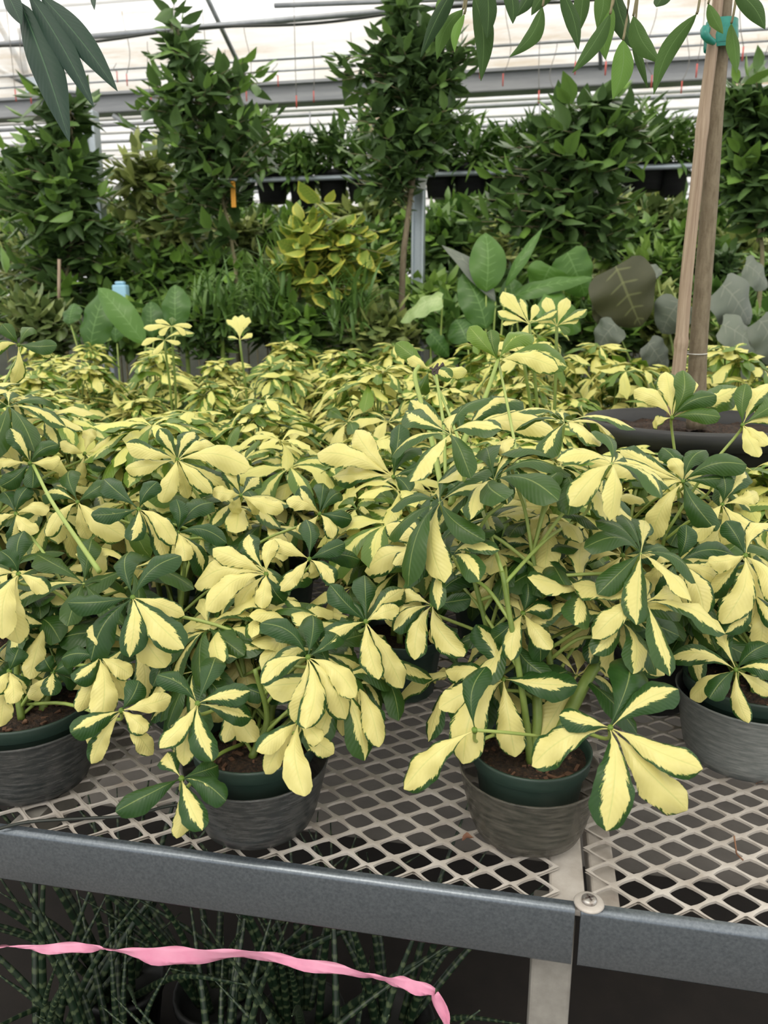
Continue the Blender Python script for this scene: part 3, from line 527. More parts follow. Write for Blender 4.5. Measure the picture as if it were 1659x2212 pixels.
PL = {  # plant: pot pixel (front foot of the outer pot), radius of pot, pot height, outer pot?, label, top z
 'A': ((88, 1752), .090, .118, 'outerdark', 'variegated umbrella plant in a smoky pot at the left end of the bench front'),
 'B': ((562, 1850), .083, .112, 'outerdark', 'bushy variegated umbrella plant in a clear outer pot, a low sprig over its left side'),
 'C': ((1133, 1866), .079, .112, 'outer', 'tall variegated umbrella plant beside the deck seam, big cream leaves reaching over its right rim'),
 'D': ((1592, 1702), .098, .128, 'outergrey', 'variegated umbrella plant in a silver grey pot near the right edge'),
 'E': ((1395, 1560), .088, .118, None, 'upright variegated umbrella plant behind the silver grey pot, shaded black pot'),
 'F': ((420, 1600), .085, .115, None, 'variegated umbrella plant standing behind the two left front pots, domed leaf whorl on top'),
 'G': ((-40, 1560), .085, .115, None, 'variegated umbrella plant with tall shoots rising at the left edge'),
}
near_xy = []
for key, (fp, r, h, outer, lab) in PL.items():
    f0 = atz(fp[0], fp[1], BZ); dr = nrm([f0[0], f0[1], 0]); c = f0+dr*r*.95; c[2] = BZ+.003; near_xy.append((c[0], c[1]))
    o = empty('umbrella_plant', c, lab, 'potted plant')
    pc = c+np.array([0, 0, .006 if outer else 0]); schef_pot(o, pc, r, h, 48, 'potgreen' if key != 'E' else 'potblack')
    if outer:
        R2 = r*(1.17 if key in 'BC' else 1.08); H2 = h*(.80 if key in 'BC' else .86); q = Q()
        pr = [(0.0001, .0), (R2*.70, 0), (R2*.76, .003), (R2*.80, .012)]
        for k in range(9): s_ = k/8; pr.append((R2*(.82+.15*s_)+(.0006 if k % 2 else 0), .016+(H2-.03)*s_))
        pr += [(R2*.985, H2-.006), (R2*1.0, H2-.002), (R2*1.005, H2), (R2*.985, H2+.001), (R2*.965, H2-.006), (R2*.80, .016)]
        lathe(q, pr, c, 64); q.build('outer_pot', M[outer], o)
    # chips on the soil
    q = Q(); qp = Q()
    for k in range(60):
        a = R.random()*6.28; rr = r*.84*math.sqrt(R.random()); p = pc+np.array([math.cos(a)*rr, math.sin(a)*rr, h*.875]); ax = [nrm(G.normal(size=3)) for _ in range(1)]
        x_ = nrm(G.normal(size=3)*np.array([1, 1, .3])); y_ = nrm(np.cross(x_, [0, 0, 1])); z_ = np.cross(x_, y_)
        box(q if k % 6 else qp, p, (R.uniform(.004, .014), R.uniform(.002, .006), .002) if k % 6 else (.0025, .0025, .002), ax=np.array([x_, y_, z_]))
    q.build('bark_chips', M['barkchip'], o, smooth=False)['kind'] = 'stuff'
    # main stems
    hubs = []
    whs = W_[key]
    for (hp, d, tips) in whs: hubs.append(atd(hp[0], hp[1], d))
    topz = max(hh[2] for hh in hubs); qs = Q(); stems = []
    for s_ in range(3):
        zt = pc[2]+h+.5*(topz-pc[2]-h); a = s_*2.1+.6; b0 = pc+np.array([math.cos(a)*.018, math.sin(a)*.018, h*.84]); tp = np.array([c[0]+math.cos(a)*.05-(.05 if key == 'C' else 0), c[1]+math.sin(a)*.05+.05, zt])
        pts = smooth_path([b0, b0*.6+tp*.4+np.array([R.uniform(-.02, .02), R.uniform(0, .02), 0]), tp], 10); stems.append(pts)
        tube(qs, pts, np.linspace(.0055 if s_ else .0065, .003, len(pts)), 8)
    qp2 = Q()
    def toward(hub, n, rad=.0021):
        z_ = hub[2]-.05-.25*np.linalg.norm(hub[:2]-c[:2]); st = stems[R.randrange(3)]; z_ = max(z_, pc[2]+h*.9)
        b_ = st[int(np.argmin(np.abs(st[:, 2]-z_)))]
        m1 = hub-nrm(n)*.035; pts = smooth_path([b_, (b_+m1)/2+np.array([0, 0, .012]), m1, hub], 5); tube(qp2, pts, np.linspace(rad*1.3, rad, len(pts)), 6)
    for (hp, d, tips), hub in zip(whs, hubs):
        tc_ = nrm([CAM[0]-hub[0], CAM[1]-hub[1], 0]); rel = math.atan2(CAM[2]-hub[2], np.linalg.norm(hub[:2])); el = min(rel+math.radians(22), math.radians(62))
        n = nrm(tc_*math.cos(el)+UP*math.sin(el)+np.array([(hub[0]-c[0])*1.2, 0, 0]))
        P1 = []; kinds = []; q = Q()
        for (tx, ty, kd) in tips:
            rr = ray(tx, ty); k = np.dot(hub-CAM, n)/np.dot(rr, n); k = min(max(k, d*.84), d*1.16)*(1+(.022 if len(P1) % 2 else -.014)); P1.append(CAM+rr*k); kinds.append(kd)
        P1 = np.array(P1); L = np.linalg.norm(P1-hub, axis=1); yg = .9 if key == 'C' and hp[1] < 830 else (.35 if hp[1] < 930 else (.12 if hp[1] < 1100 else 0))
        V = [kvar(k_, yg*R.uniform(.3, .9)) for k_ in kinds]; yel = np.array([v[0] for v in V]) > .6
        Wd = np.clip(L*.41, .028, .054)*np.array([1.14 if k_ in 'GVH' else 1.0 for k_ in kinds])*G.uniform(.92, 1.08, len(L))
        rad = P1-hub; rad /= L[:, None]
        leaf_batch(q, hub+(P1-hub)*.02, P1, n[None]+rad*.1, Wd, G.uniform(.10, .20, len(L)), 'obovate', 22, 8, fold=G.uniform(.3, .65, len(L)), wave=np.where(yel, .26, .10), var=V, curl=G.uniform(0, .6, len(L)), rough=.07)
        tube(q, [hub-n*.004, hub+n*.002], .0035, 8, c=(-1.2, 0, .3, .8))
        q.build('leaf_whorl', M['schef'], o); toward(hub, n)
    # further whorls inside and behind
    nf = {'A': 18, 'B': 24, 'C': 26, 'D': 28, 'E': 24, 'F': 16, 'G': 16}[key]
    for k in range(nf):
        z = R.random(); a = R.uniform(-.15, 1.15)*PI; rr = R.uniform(.03, .13)
        hub = np.array([c[0]+math.cos(a)*rr*1.1, c[1]+.06+math.sin(a)*rr, pc[2]+h+.03+(topz-pc[2]-h-.10)*z])
        n = nrm(np.array([math.cos(a)*.4, -.35+math.sin(a)*.3, .8])); q = Q()
        whorl_random(q, hub, n, R.uniform(.075, .10), None, (10, 4), young=.15*z, pg=.36, pv=.25); q.build('leaf_whorl', M['schef'], o); toward(hub, n)
    qs.build('main_stems', M['stem'], o); qp2.build('leaf_stalks', M['petiole'], o)
    if key == 'C':
        # thick knobbly branch and bare side shoot with withered tip
        q = Q(); pts = smooth_path([pc+np.array([.012, -.01, h*.85]), atd(1235, 1530, 1.0), atd(1275, 1455, 1.02), atd(1315, 1400, 1.06), atd(1340, 1330, 1.1)], 6); tube(q, pts, np.linspace(.0095, .006, len(pts)), 10); q.build('knobbly_branch', M['stem'], o)['label'] = 'thick knobbly green branch'; q = Q()
        pts = smooth_path([pc+np.array([.0, -.012, h*.85]), atd(1160, 1570, .99), atd(1160, 1500, 1.0)], 5); tube(q, pts, .0065, 8); q.build('cut_stem', M['stem'], o); q = Q()
        pts = smooth_path([atd(1165, 1590, .95), atd(1090, 1582, .92), atd(1025, 1577, .90)], 5); tube(q, pts, .0022, 8); q.build('side_shoot', M['petiole'], o); q = Q()
        pts = smooth_path([atd(975, 1090, 1.2), atd(1000, 960, 1.28), atd(1040, 880, 1.31), atd(1076, 778, 1.34)], 6); tube(q, pts, np.linspace(.006, .0035, len(pts)), 8); q.build('tall_shoot', M['petiole'], o); q = Q()
        pts = smooth_path([atd(955, 1060, 1.24), atd(930, 940, 1.3), atd(897, 820, 1.34), atd(905, 790, 1.36)], 6); tube(q, pts, np.linspace(.005, .0035, len(pts)), 8)
        q.build('tall_shoot', M['petiole'], o)
        q = Q(); pts = smooth_path([atd(962, 1030, 1.22), atd(958, 920, 1.26), atd(942, 810, 1.3)], 6); tube(q, pts, .0028, 6)
        for s_ in range(5): e = atd(942+R.uniform(-18, 18), 790+R.uniform(-10, 6), 1.3); tube(q, smooth_path([atd(942, 812, 1.3), atd(942+R.uniform(-14, 14), 803, 1.3), e], 4), .0018, 5, mi=1)
        q.build('bare_shoot', [M['petiole'], M['scar']], o)['label'] = 'bare shoot with a withered black tip'
    if key == 'A':
        q = Q(); pts = smooth_path([atd(215, 1235, 1.08), atd(170, 1170, 1.12), atd(110, 1080, 1.17), atd(72, 1005, 1.24)], 6); tube(q, pts, np.linspace(.004, .0025, len(pts)), 8); q.build('long_shoot', M['petiole'], o)

# --- the rows behind
variants = []
for k in range(7):
    H = [.34, .38, .42, .36, .45, .40, .48][k]
    variants.append((H, R.uniform(.12, .15)))
big_pot = aty(1500, 905, 2.02); 
rowlab = [('variegated umbrella plant in the rows just behind the front pots', 'umbrella plants just behind the front pots'),
          ('variegated umbrella plant in the crowded middle rows of the bench', 'umbrella plants in the middle rows'),
          ('variegated umbrella plant in the farthest rows, close before the green foliage', 'umbrella plants in the far rows')]
protos = {}
Y = BY+.50; row = 0
while Y < BY+2.45:
    halfw = 0.62*Y+.35
    cxr = -Y*math.tan(YAW); x = cxr-halfw+(row % 2)*.12
    while x < cxr+halfw:
        px = x+R.uniform(-.03, .03); py = Y+R.uniform(-.03, .03); x += .235
        if any((px-a)**2+(py-b)**2 < .20**2 for a, b in near_xy): continue
        if (px-big_pot[0])**2+(py-big_pot[1])**2 < .345**2: continue
        if YE-.06 < py < YE+.2: py += 0
        band = 0 if Y < BY+1.0 else (1 if Y < BY+1.75 else 2); vk = R.randrange(7)
        res = [(7, 3), (5, 2), (4, 2)][band]
        if (vk, band) not in protos:
            H, sp_ = variants[vk]; protos[(vk, band)] = make_schef((px, py, BZ+.003), H, sp_, [20, 20, 18][band], rowlab[band][0], rowlab[band][1], res); ob = protos[(vk, band)]
        else:
            ob = copy_tree(protos[(vk, band)]); ob.location = (px, py, BZ+.003)
        zs = R.uniform(.92, 1.12) if band < 1 else (R.uniform(.98, 1.18) if band < 2 else R.uniform(1.12, 1.34))
        # lower plants towards the left gap
        if px/py < -.36 and Y > BY+1.2: zs *= .88
        ob.rotation_euler = (0, 0, R.random()*6.28); ob.scale = (1, 1, zs)
    Y += .235; row += 1
# two taller shoots standing out of the far rows
def lone(hubs, foot, lab):
    c = np.array([foot[0], foot[1], BZ]); o = empty('umbrella_plant', c, lab, 'potted plant'); schef_pot(o, c, .085, .115, 20); q = Q()
    for (hp, tips, Yd) in hubs:
        hub = aty(hp[0], hp[1], Yd); d = depth(hub); tc_ = nrm([CAM[0]-hub[0], CAM[1]-hub[1], 0]); n = nrm(tc_*.75+UP*.65); P1 = []; V = []; qq = Q()
        for tx, ty, kd in tips: rr = ray(tx, ty); k = np.dot(hub-CAM, n)/np.dot(rr, n); k = min(max(k, d*.93), d*1.07); P1.append(CAM+rr*k); V.append(kvar(kd, .35))
        P1 = np.array(P1); L = np.linalg.norm(P1-hub, axis=1)
        leaf_batch(qq, np.tile(hub, (len(L), 1)), P1, n[None]*np.ones((len(L), 1)), np.clip(L*.38, .025, .05), .12, 'obovate', 10, 4, fold=.3, wave=.12, var=V, rough=.04); qq.build('leaf_whorl', M['schef'], o)
        tube(q, smooth_path([c+np.array([0, 0, .1]), (c+hub)/2+np.array([.02, 0, .05]), hub], 6), .004, 6)
    q.build('main_stems', M['stem'], o)
f_ = aty(1165, 850, 2.0)
lone([((1143, 700), [(1086,630,'Y'),(1124,645,'V'),(1157,657,'Y'),(1075,672,'B'),(1205,670,'V'),(1085,700,'Y'),(1130,735,'Y')], 1.95), ((1203, 705), [(1180,642,'Y'),(1224,643,'Y'),(1268,668,'V'),(1160,690,'Y'),(1230,720,'G'),(1250,690,'Y')], 1.98), ((1130, 770), [(1060,745,'Y'),(1100,720,'Y'),(1190,740,'Y'),(1170,790,'G'),(1080,800,'Y')], 1.9)], f_, 'variegated umbrella plant whose tall cream shoots overlap the broad green leaves behind')
f_ = aty(520, 850, 2.6)
lone([((518, 735), [(490,690,'Y'),(508,682,'Y'),(524,680,'Y'),(538,685,'Y'),(545,720,'Y'),(492,728,'V')], 2.55)], f_, 'variegated umbrella plant with one upright fan of narrow cream leaves above the far rows')
f_ = aty(350, 850, 2.3)
lone([((370, 705), [(310,708,'Y'),(335,692,'Y'),(372,685,'G'),(415,705,'Y'),(345,725,'Y'),(400,725,'Y')], 2.25), ((355, 735), [(305,745,'Y'),(340,725,'G'),(390,742,'Y'),(420,720,'V'),(330,765,'Y')], 2.22)], f_, 'variegated umbrella plant raising a flat yellow whorl above the far rows left of centre')

# ------------------------------------------------------------------ staked fig tree in the big black pot
c = big_pot.copy(); rim = c[2]; Rb = .265
tree = empty('fig_tree', (c[0], c[1], BZ), 'staked fig tree in a big black pot, grey trunk tied to a bamboo stake', 'tree')
q = Q(); hP = rim-BZ; lathe(q, [(Rb*.8, 0), (Rb*.82, .003), (Rb*.95, hP*.88), (Rb*.97, hP*.89), (Rb*1.0, hP*.90), (Rb*1.02, hP*.985), (Rb*1.0, hP), (Rb*.96, hP), (Rb*.93, hP*.9), (Rb*.9, hP*.8)], (c[0], c[1], BZ), 64); q.build('pot', M['potblack'], tree)
q = Q(); th = np.linspace(0, 2*PI, 48, endpoint=False); n = 14; pf = np.linspace(.0001, Rb*.93, n); V = np.zeros((n, 48, 3)); V[..., 0] = c[0]+pf[:, None]*np.cos(th); V[..., 1] = c[1]+pf[:, None]*np.sin(th); V[..., 2] = rim-.035+G.uniform(-.006, .008, (n, 48))
i = np.arange(n-1)[:, None]*48; j = np.arange(48)[None]; q.add(V, np.stack([i+j, i+j+48, i+48+(j+1) % 48, i+(j+1) % 48], -1)); q.build('soil', M['soil'], tree)
Yt = c[1]
def tp(x, y, dy=0): return aty(x, y, Yt+dy)
def px_w(w_): return w_*depth(c)/F
q = Q(); pts = smooth_path([tp(1504, 925), tp(1507, 780), tp(1518, 620), tp(1533, 430), tp(1545, 250), tp(1560, 80), tp(1572, -80), tp(1590, -300)], 8)
tube(q, pts, np.interp(np.linspace(0, 1, len(pts)), [0, .15, 1], [px_w(21), px_w(18.5), px_w(12)]), 20); q.build('trunk', M['bark'], tree)
stake_pts = [(1466, 800), (1473, 725), (1483, 600), (1502, 420), (1521, 240), (1543, 70), (1553, -20), (1565, -120)]
q = Q(); sp_ = smooth_path([tp(*p_, -.03) for p_ in [(1455, 900)]+stake_pts], 8); rr_ = np.interp(np.linspace(0, 1, len(sp_)), [0, .2, 1], [px_w(15), px_w(13.5), px_w(9)])
for kk in (14, 15, 38, 39): rr_[kk] *= 1.12
tube(q, sp_, rr_, 16); so = q.build('stake', M['bamboo'], tree); so['label'] = 'weathered bamboo stake with black stains'
q = Q()
for k in range(16):
    s_ = R.random(); y_ = 330+s_*70; x_ = 1502+(420-y_)*.105+R.uniform(-7, 7); p_ = tp(x_, y_, -.03-px_w(11.5)); tube(q, [p_-np.array([0, 0, R.uniform(.004, .012)]), p_+np.array([0, 0, R.uniform(.004, .012)])], R.uniform(.0015, .0035), 6)
q.build('stain', M['scar'], so)
q = Q(); th = np.linspace(0, 2*PI, 30); cc = tp(1557, 78, -.012)
lathe(q, [(.033, -.028), (.0345, -.020), (.0335, -.012), (.035, -.004), (.0338, .006), (.0352, .014), (.034, .022), (.0335, .029)], cc, 36, sq=(1, .92)); lathe(q, [(.0345, -.024), (.036, -.010), (.0345, .004)], cc+np.array([.001, -.001, .004]), 36, sq=(1, .92))
tail = smooth_path([tp(1543, 92, -.05), tp(1531, 85, -.06), tp(1523, 75, -.06), tp(1524, 63, -.05)], 5); tube(q, tail, np.linspace(.006, .011, len(tail)), 6); q.build('tie_tape', M['tape'], tree)['label'] = 'turquoise green tie tape'
q = Q(); cc = tp(1503, 763, 0); tube(q, [cc+np.array([math.cos(a)*.026, math.sin(a)*.026, .002*math.sin(a)]) for a in th], .0013, 5); q.build('wire_tie', M['wire'], tree)
figL = [(985,-30,908,122,30,.0),(1000,20,944,128,30,.5),(1003,30,982,112,18,.9),(1024,-10,1038,174,38,.2),(1050,-40,1052,82,34,.1),(1092,-40,1108,50,28,.1),(1150,-25,1113,36,28,.1),(1172,14,1100,122,32,.3),
 (1213,-20,1250,106,30,.15),(1262,-40,1251,68,30,.3),(1318,30,1236,156,32,.25),(1322,15,1308,128,34,.7),(1322,-40,1365,102,42,.1),(1346,86,1324,213,40,.8),(1366,84,1399,190,15,.3),(1368,34,1430,136,38,.35),
 (1505,30,1413,203,33,.35),(1530,8,1562,72,22,.5),(1588,-20,1653,62,34,.2),(1580,50,1592,157,26,.5),(1205,-30,1148,32,26,.2),(1440,-25,1418,14,30,.1),(1300,-30,1290,60,34,.45),(965,-20,952,60,26,.5)]
q = Q(); P0 = []; P1 = []; V = []; Wd = []
for k, (x0, y0, x1, y1, wd, yg) in enumerate(figL):
    Yd = Yt-.45+.10*math.sin(k*2.3); a, b = aty(x0, y0, Yd), aty(x1, y1, Yd-.03); P0.append(a); P1.append(b); Wd.append(1.22*wd*depth(a)/F); V.append((0, 0, R.random(), yg))
tn = np.array([[.25*math.sin(k*1.7), -1, .25] for k in range(len(P0))])
leaf_batch(q, P0, P1, tn, Wd, G.uniform(-.04, .08, len(P0)), 'lance', 14, 4, fold=.5, wave=.06, var=V, curl=.1)
q.build('foliage', M['fig'], tree)
q = Q(); top = tp(1572, -80)
for k, (x0, y0, *_r) in enumerate(figL):
    e = np.array(P0[k]); br = e+np.array([.02, .03, .16+.1*R.random()]); tube(q, smooth_path([e, e+np.array([.004, .004, .03]), br, (br+top)/2+np.array([0, 0, .15]), top], 4), .0022, 5)
q.build('branches', M['twig'], tree)
# leaves of a second fig hanging in at the top left
hb = empty('fig_branch', atd(60, -80, .95), 'dark fig branch with long blue green leaves hanging in the top left corner', 'branch')
for (x0, y0, x1, y1, wd) in [(45, 5, 150, 306, 66), (62, -15, 203, 232, 46), (88, -10, 254, 197, 50), (8, -25, 47, 54, 34), (196, -20, 204, 22, 12)]:
    q = Q(); a, b = atd(x0, y0, .98), atd(x1, y1, .95); leaf_batch(q, [a], [b], [nrm([.1, -1, .35])], [wd*1.12/F], .03, 'lance', 20, 6, fold=.35, wave=.05, bend=-.02, var=[(0, 0, R.random(), 0)]); q.build('leaf', M['figdark'], hb)
q = Q(); tube(q, smooth_path([atd(-40, -120, 1.0), atd(20, -40, .98), atd(60, -14, .98), atd(90, -10, .98), atd(200, -25, 1.0)], 6), .004, 8); q.build('twig', M['twig'], hb)

# ------------------------------------------------------------------ background foliage
def tree_px(name, label, Yd, trunk, blobs, leaf, m, n, prof='ovate', asp=.42, young=.15, droop=.35, cat='tree', group=None, tr=.014, wood='twig', rim=False, base_z=0.0):
    """trunk through pixel points at depth Yd; leafy twigs end inside ellipsoids given in pixels"""
    pts = [aty(x, y, Yd) for x, y in trunk]; ft = np.array([pts[0][0], pts[0][1], base_z]); o = empty(name, ft, label, cat, group)
    q = Q(); path = smooth_path([ft]+pts, 6) if pts[0][2] > base_z+.05 else smooth_path(pts, 6); tube(q, path, np.linspace(tr, tr*.35, len(path)), 8); q.build('trunk', M[wood], o)
    qb = Q(); qf = Q(); areas = [b_[2]*b_[3] for b_ in blobs]; tot = sum(areas); P0 = []; P1 = []; NN = []; V = []
    for b_, ar in zip(blobs, areas):
        cx, cy, rx, ry = b_[:4]; cc = aty(cx, cy, Yd); s_ = depth(cc)/F; RX, RZ = rx*s_, ry*s_; RY = min(RX, .45)*.9; k = max(3, int(n*.85*ar/tot))
        for _ in range(k):
            v = nrm(G.normal(size=3))*R.random()**.30; end = cc+v*np.array([RX, RY, RZ]); ti = int(np.argmin(np.linalg.norm(path-(end-np.array([0, 0, .12])), axis=1))); b0 = path[ti]
            outw = nrm(end-b0*np.array([1, 1, 1])); ln = min(np.linalg.norm(end-b0), .34); st = end-nrm(end-b0+np.array([0, 0, -.05]))*ln
            tw = smooth_path([st, (st+end)/2+np.array([0, 0, .02]), end], 4); tube(qb, tw, np.linspace(.0035, .0016, len(tw)), 4, cap=False)
            nl = R.choice([6, 7, 8]); tgd = nrm(tw[-1]-tw[0]); sd1 = nrm(np.cross(tgd, UP)+np.array([0.001, 0, 0])); sd2 = np.cross(sd1, tgd)
            for j in range(nl):
                f_ = .25+.75*j/(nl-1); p_ = tw[int(f_*(len(tw)-1))]; an = j*2.4+R.uniform(-.4, .4)
                dr = nrm(tgd*R.uniform(.15, .7)+sd1*math.cos(an)+sd2*math.sin(an)*.6-UP*droop*R.uniform(.2, 1.2)); L = leaf*R.uniform(.9, 1.5)
                if j == nl-1: dr = nrm(tgd+UP*.3); L *= .7
                P0.append(p_); P1.append(p_+dr*L); NN.append(UP*1.0+G.normal(size=3)*.3); V.append((0, 0, R.random(), min(1, young*R.uniform(0, 2)*(2.2 if j >= nl-2 else .7))))
    Ls = np.linalg.norm(np.array(P1)-np.array(P0), axis=1)
    leaf_batch(qf, P0, P1, NN, Ls*asp*1.12, G.uniform(.0, .14, len(Ls)), prof, 4, 2, fold=.5, var=V); qb.build('twigs', M['twig'], o); qf.build('foliage', M[m], o); return o
# under-bench nursery tables are hidden; tall plants stand on the ground in black pots
tree_px('potted_tree', 'dark leafy tree at the left edge in front of the steel post', 4.35, [(140, 700), (150, 560), (165, 400), (150, 240)], [(120, 260, 90, 90), (90, 370, 135, 90), (140, 470, 140, 90), (110, 580, 120, 90), (40, 430, 90, 120)], .125, 'dark', 190, cat='tree', young=.25)
tree_px('potted_tree', 'pale leaved tree just right of the left steel post', 4.9, [(365, 700), (372, 560), (330, 420)], [(300, 400, 100, 70), (380, 470, 110, 90), (330, 350, 80, 50), (90, 370, 80, 40), (330, 560, 110, 70)], .125, 'olive', 110, cat='tree', young=.7)
t2 = tree_px('potted_tree', 'tall green tree with a forked trunk and an orange tag, left of centre', 4.55, [(512, 640), (503, 540), (480, 430), (445, 330), (425, 200), (365, 40)], [(365, 60, 55, 50), (385, 130, 75, 50), (430, 200, 120, 60), (545, 165, 50, 60), (400, 280, 130, 60), (560, 300, 110, 60), (450, 360, 120, 60), (420, 450, 110, 70), (330, 215, 40, 40)], .115, 'dark', 150, cat='tree', young=.2)
q = Q(); p_ = aty(504, 420, 4.5); box(q, p_, (.028, .004, .14)); q.build('tag', M['orange'], t2, smooth=False)['label'] = 'orange plastic tag'
tree_px('potted_tree', 'tallest dense small leaved tree, its trunk beside the central steel post', 4.2, [(868, 650), (880, 480), (900, 300), (885, 150), (860, 20)], [(850, 30, 60, 60), (880, 100, 95, 60), (880, 175, 120, 60), (900, 250, 110, 50), (800, 290, 80, 45), (860, 330, 100, 50), (985, 210, 65, 60), (1000, 120, 60, 50), (750, 130, 35, 40), (760, 200, 50, 35), (820, 380, 70, 40)], .097, 'dark', 220, cat='tree', young=.12, tr=.02, wood='bark')
tree_px('potted_tree', 'broad dark green tree between the central post and the staked trunk', 4.4, [(1258, 650), (1262, 520), (1275, 380), (1270, 260)], [(1270, 250, 90, 45), (1170, 310, 120, 50), (1330, 320, 110, 55), (1240, 380, 150, 55), (1090, 410, 100, 50), (1150, 480, 150, 60), (1300, 470, 110, 60), (1400, 260, 60, 40)], .125, 'dark', 160, cat='tree', young=.2)
tree_px('potted_tree', 'dark leafy tree at the right edge behind the staked trunk', 4.1, [(1640, 650), (1640, 480), (1630, 300)], [(1625, 210, 75, 50), (1640, 300, 85, 60), (1620, 380, 70, 50), (1650, 450, 60, 40)], .12, 'dark', 110, cat='tree', young=.2)
tree_px('croton', 'yellow edged leafy shrub left of the central post', 4.0, [(638, 740), (648, 640), (665, 540), (690, 450)], [(690, 460, 50, 45), (700, 520, 85, 50), (770, 545, 65, 50), (650, 590, 70, 50), (800, 520, 35, 30), (735, 610, 80, 40)], .105, 'croton', 40, prof='round', asp=.62, young=.18, cat='shrub', tr=.008, wood='bark')
# rows of smaller green plants filling the floor and tables behind
fill_lab = ['green shrub in the dim layer of foliage behind the variegated rows', 'olive green shrub in the dim layer of foliage', 'fresh green shrub in the dim layer of foliage']
k = 0
for Yd, y0, ry, st, lf in [(4.7, 610, 70, 150, .085), (5.3, 560, 80, 140, .095), (5.75, 500, 60, 150, .10), (4.45, 680, 50, 160, .10), (7.2, 560, 110, 150, .15), (7.9, 470, 60, 170, .15), (3.95, 720, 55, 170, .09)]:
    for x in np.arange(-90+(k % 3)*40, 1800, st):
        x_ = x+R.uniform(-25, 25); y_ = y0+R.uniform(-22, 22); mm = ['dark', 'olive', 'mid', 'dark'][k % 4]; ii = {'dark': 0, 'olive': 1, 'mid': 2}[mm]
        if Yd == 4.7 and 940 < x_ < 1300: y_ += 40
        tree_px('green_shrub', fill_lab[ii], Yd, [(x_, y_+90), (x_+R.uniform(-15, 15), y_)], [(x_, y_, 88, ry), (x_+R.uniform(-50, 50), y_-ry*.5, 60, ry*.7)], lf*R.uniform(.9, 1.3), mm, 75, prof=R.choice(['ovate', 'lance', 'round']), asp=R.choice([.3, .42, .5]), young=R.choice([.1, .3, .5]), cat='shrub', group=fill_lab[ii].replace('shrub', 'shrubs'), tr=.008); k += 1
# strap-leaved palms low in the middle
for (x, y, s_, lab) in [(480, 665, 1, 'dark strap leaved palm left of the yellow edged shrub'), (405, 700, 1, 'dark strap leaved palm below the tree with the orange tag'), (230, 715, .8, 'low strap leaved palm behind the bright paddle leaves on the left'), (590, 640, 1.1, 'dark strap leaved palm behind the upright cream fan'), (760, 665, 1, 'dark strap leaved palm right of the yellow edged shrub')]:
    b_ = aty(x, y+70, 3.9); o = empty('parlour_palm', b_, lab, 'palm'); P0 = []; P1 = []; V = []
    for k in range(90): a = R.random()*6.28; el = R.uniform(.1, 1.3); L = R.uniform(.16, .32)*s_; b2 = b_+np.array([R.uniform(-.1, .1), R.uniform(-.1, .1), R.uniform(0, .2)]); P0.append(b2); P1.append(b2+np.array([math.cos(a)*math.cos(el), math.sin(a)*math.cos(el), math.sin(el)])*L); V.append((0, 0, R.random(), R.random()*.3))
    q = Q(); leaf_batch(q, P0, P1, UP[None], .022, .2, 'strap', 6, 2, fold=.4, var=V, curl=.4); q.build('foliage', M['mid'], o)
    q = Q(); tube(q, [(b_[0], b_[1], .0), b_+np.array([0, 0, .05])], .012, 6); q.build('stem', M['stem'], o)
# broad-leaved plants
def broad(name, label, cat, Yd, leaves, base, m, prof='heart'):
    b_ = aty(base[0], base[1], Yd); o = empty(name, (b_[0], b_[1], 0), label, cat); q = Q()
    for L_ in leaves:
        x0, y0, x1, y1, wd = L_[:5]; dz = L_[5] if len(L_) > 5 else 0; yg = L_[6] if len(L_) > 6 else R.random()*.5; mm = L_[7] if len(L_) > 7 else m; pf = L_[8] if len(L_) > 8 else prof
        a, e = aty(x0, y0, Yd+dz), aty(x1, y1, Yd+dz+.06); s_ = depth(a)/F; nn = L_[9] if len(L_) > 9 else (.2*math.sin(x0), -1, .7)
        qq = Q(); leaf_batch(qq, [a], [e], [nn], [wd*s_], .10, pf, 18, 10, fold=.22, wave=.10, bend=.03, var=[(0, 0, R.random(), yg)]); qq.build('leaf', M[mm], o)
        up_ = e[2] > a[2]; m_ = np.array([b_[0]*.4+a[0]*.6, b_[1]*.4+a[1]*.6+(.0 if up_ else .05), a[2]*.7]); a2 = a+np.array([0, .012, -.004]); tube(q, smooth_path([(b_[0], b_[1], 0), m_, a2], 6), np.linspace(.008, .0035, 13), 8)
    q.build('leaf_stalks', M['petiole'] if m not in ('purple', 'greyleaf') else M['stem'], o)
broad('bird_of_paradise', 'broad green paddle leaved plant with one upright round ended leaf, right of the central post', 'plant', 3.6,
 [(1050, 630, 1049, 503, 80, 0, .35, 'broad', 'round'), (1092, 620, 1172, 492, 30, .05, .3, 'broad', 'lance'), (1070, 650, 955, 530, 44, .02, .1, 'greyleaf', 'lance'), (1050, 710, 1000, 590, 80, .0, .1, 'broad', 'round'), (1110, 680, 1100, 600, 60, .1, .1, 'broad', 'round'), (1010, 740, 985, 690, 70, -.05, 0, 'broad', 'round')], (1055, 780), 'broad', 'round')
broad('elephant_ear', 'green elephant ear plant with glossy heart leaves beside the dark leaf', 'plant', 3.75,
 [(1190, 575, 1165, 640, 105, .1, .5), (1225, 545, 1265, 640, 110, .15, .3), (1110, 640, 1280, 600, 50, -.05, .3), (1170, 645, 1255, 715, 110, -.1, .6), (1210, 640, 1140, 700, 90, -.05, .4)], (1190, 800), 'broad')
broad('elephant_ear', 'dark olive elephant ear whose big veined leaf stands left of the staked trunk', 'plant', 3.5,
 [(1330, 575, 1385, 705, 175, 0, 0, 'purple', 'heart', (.1, -1, .15)), (1305, 640, 1330, 720, 80, .05, 0, 'purple', 'heart', (.1, -1, .2))], (1345, 800), 'purple')
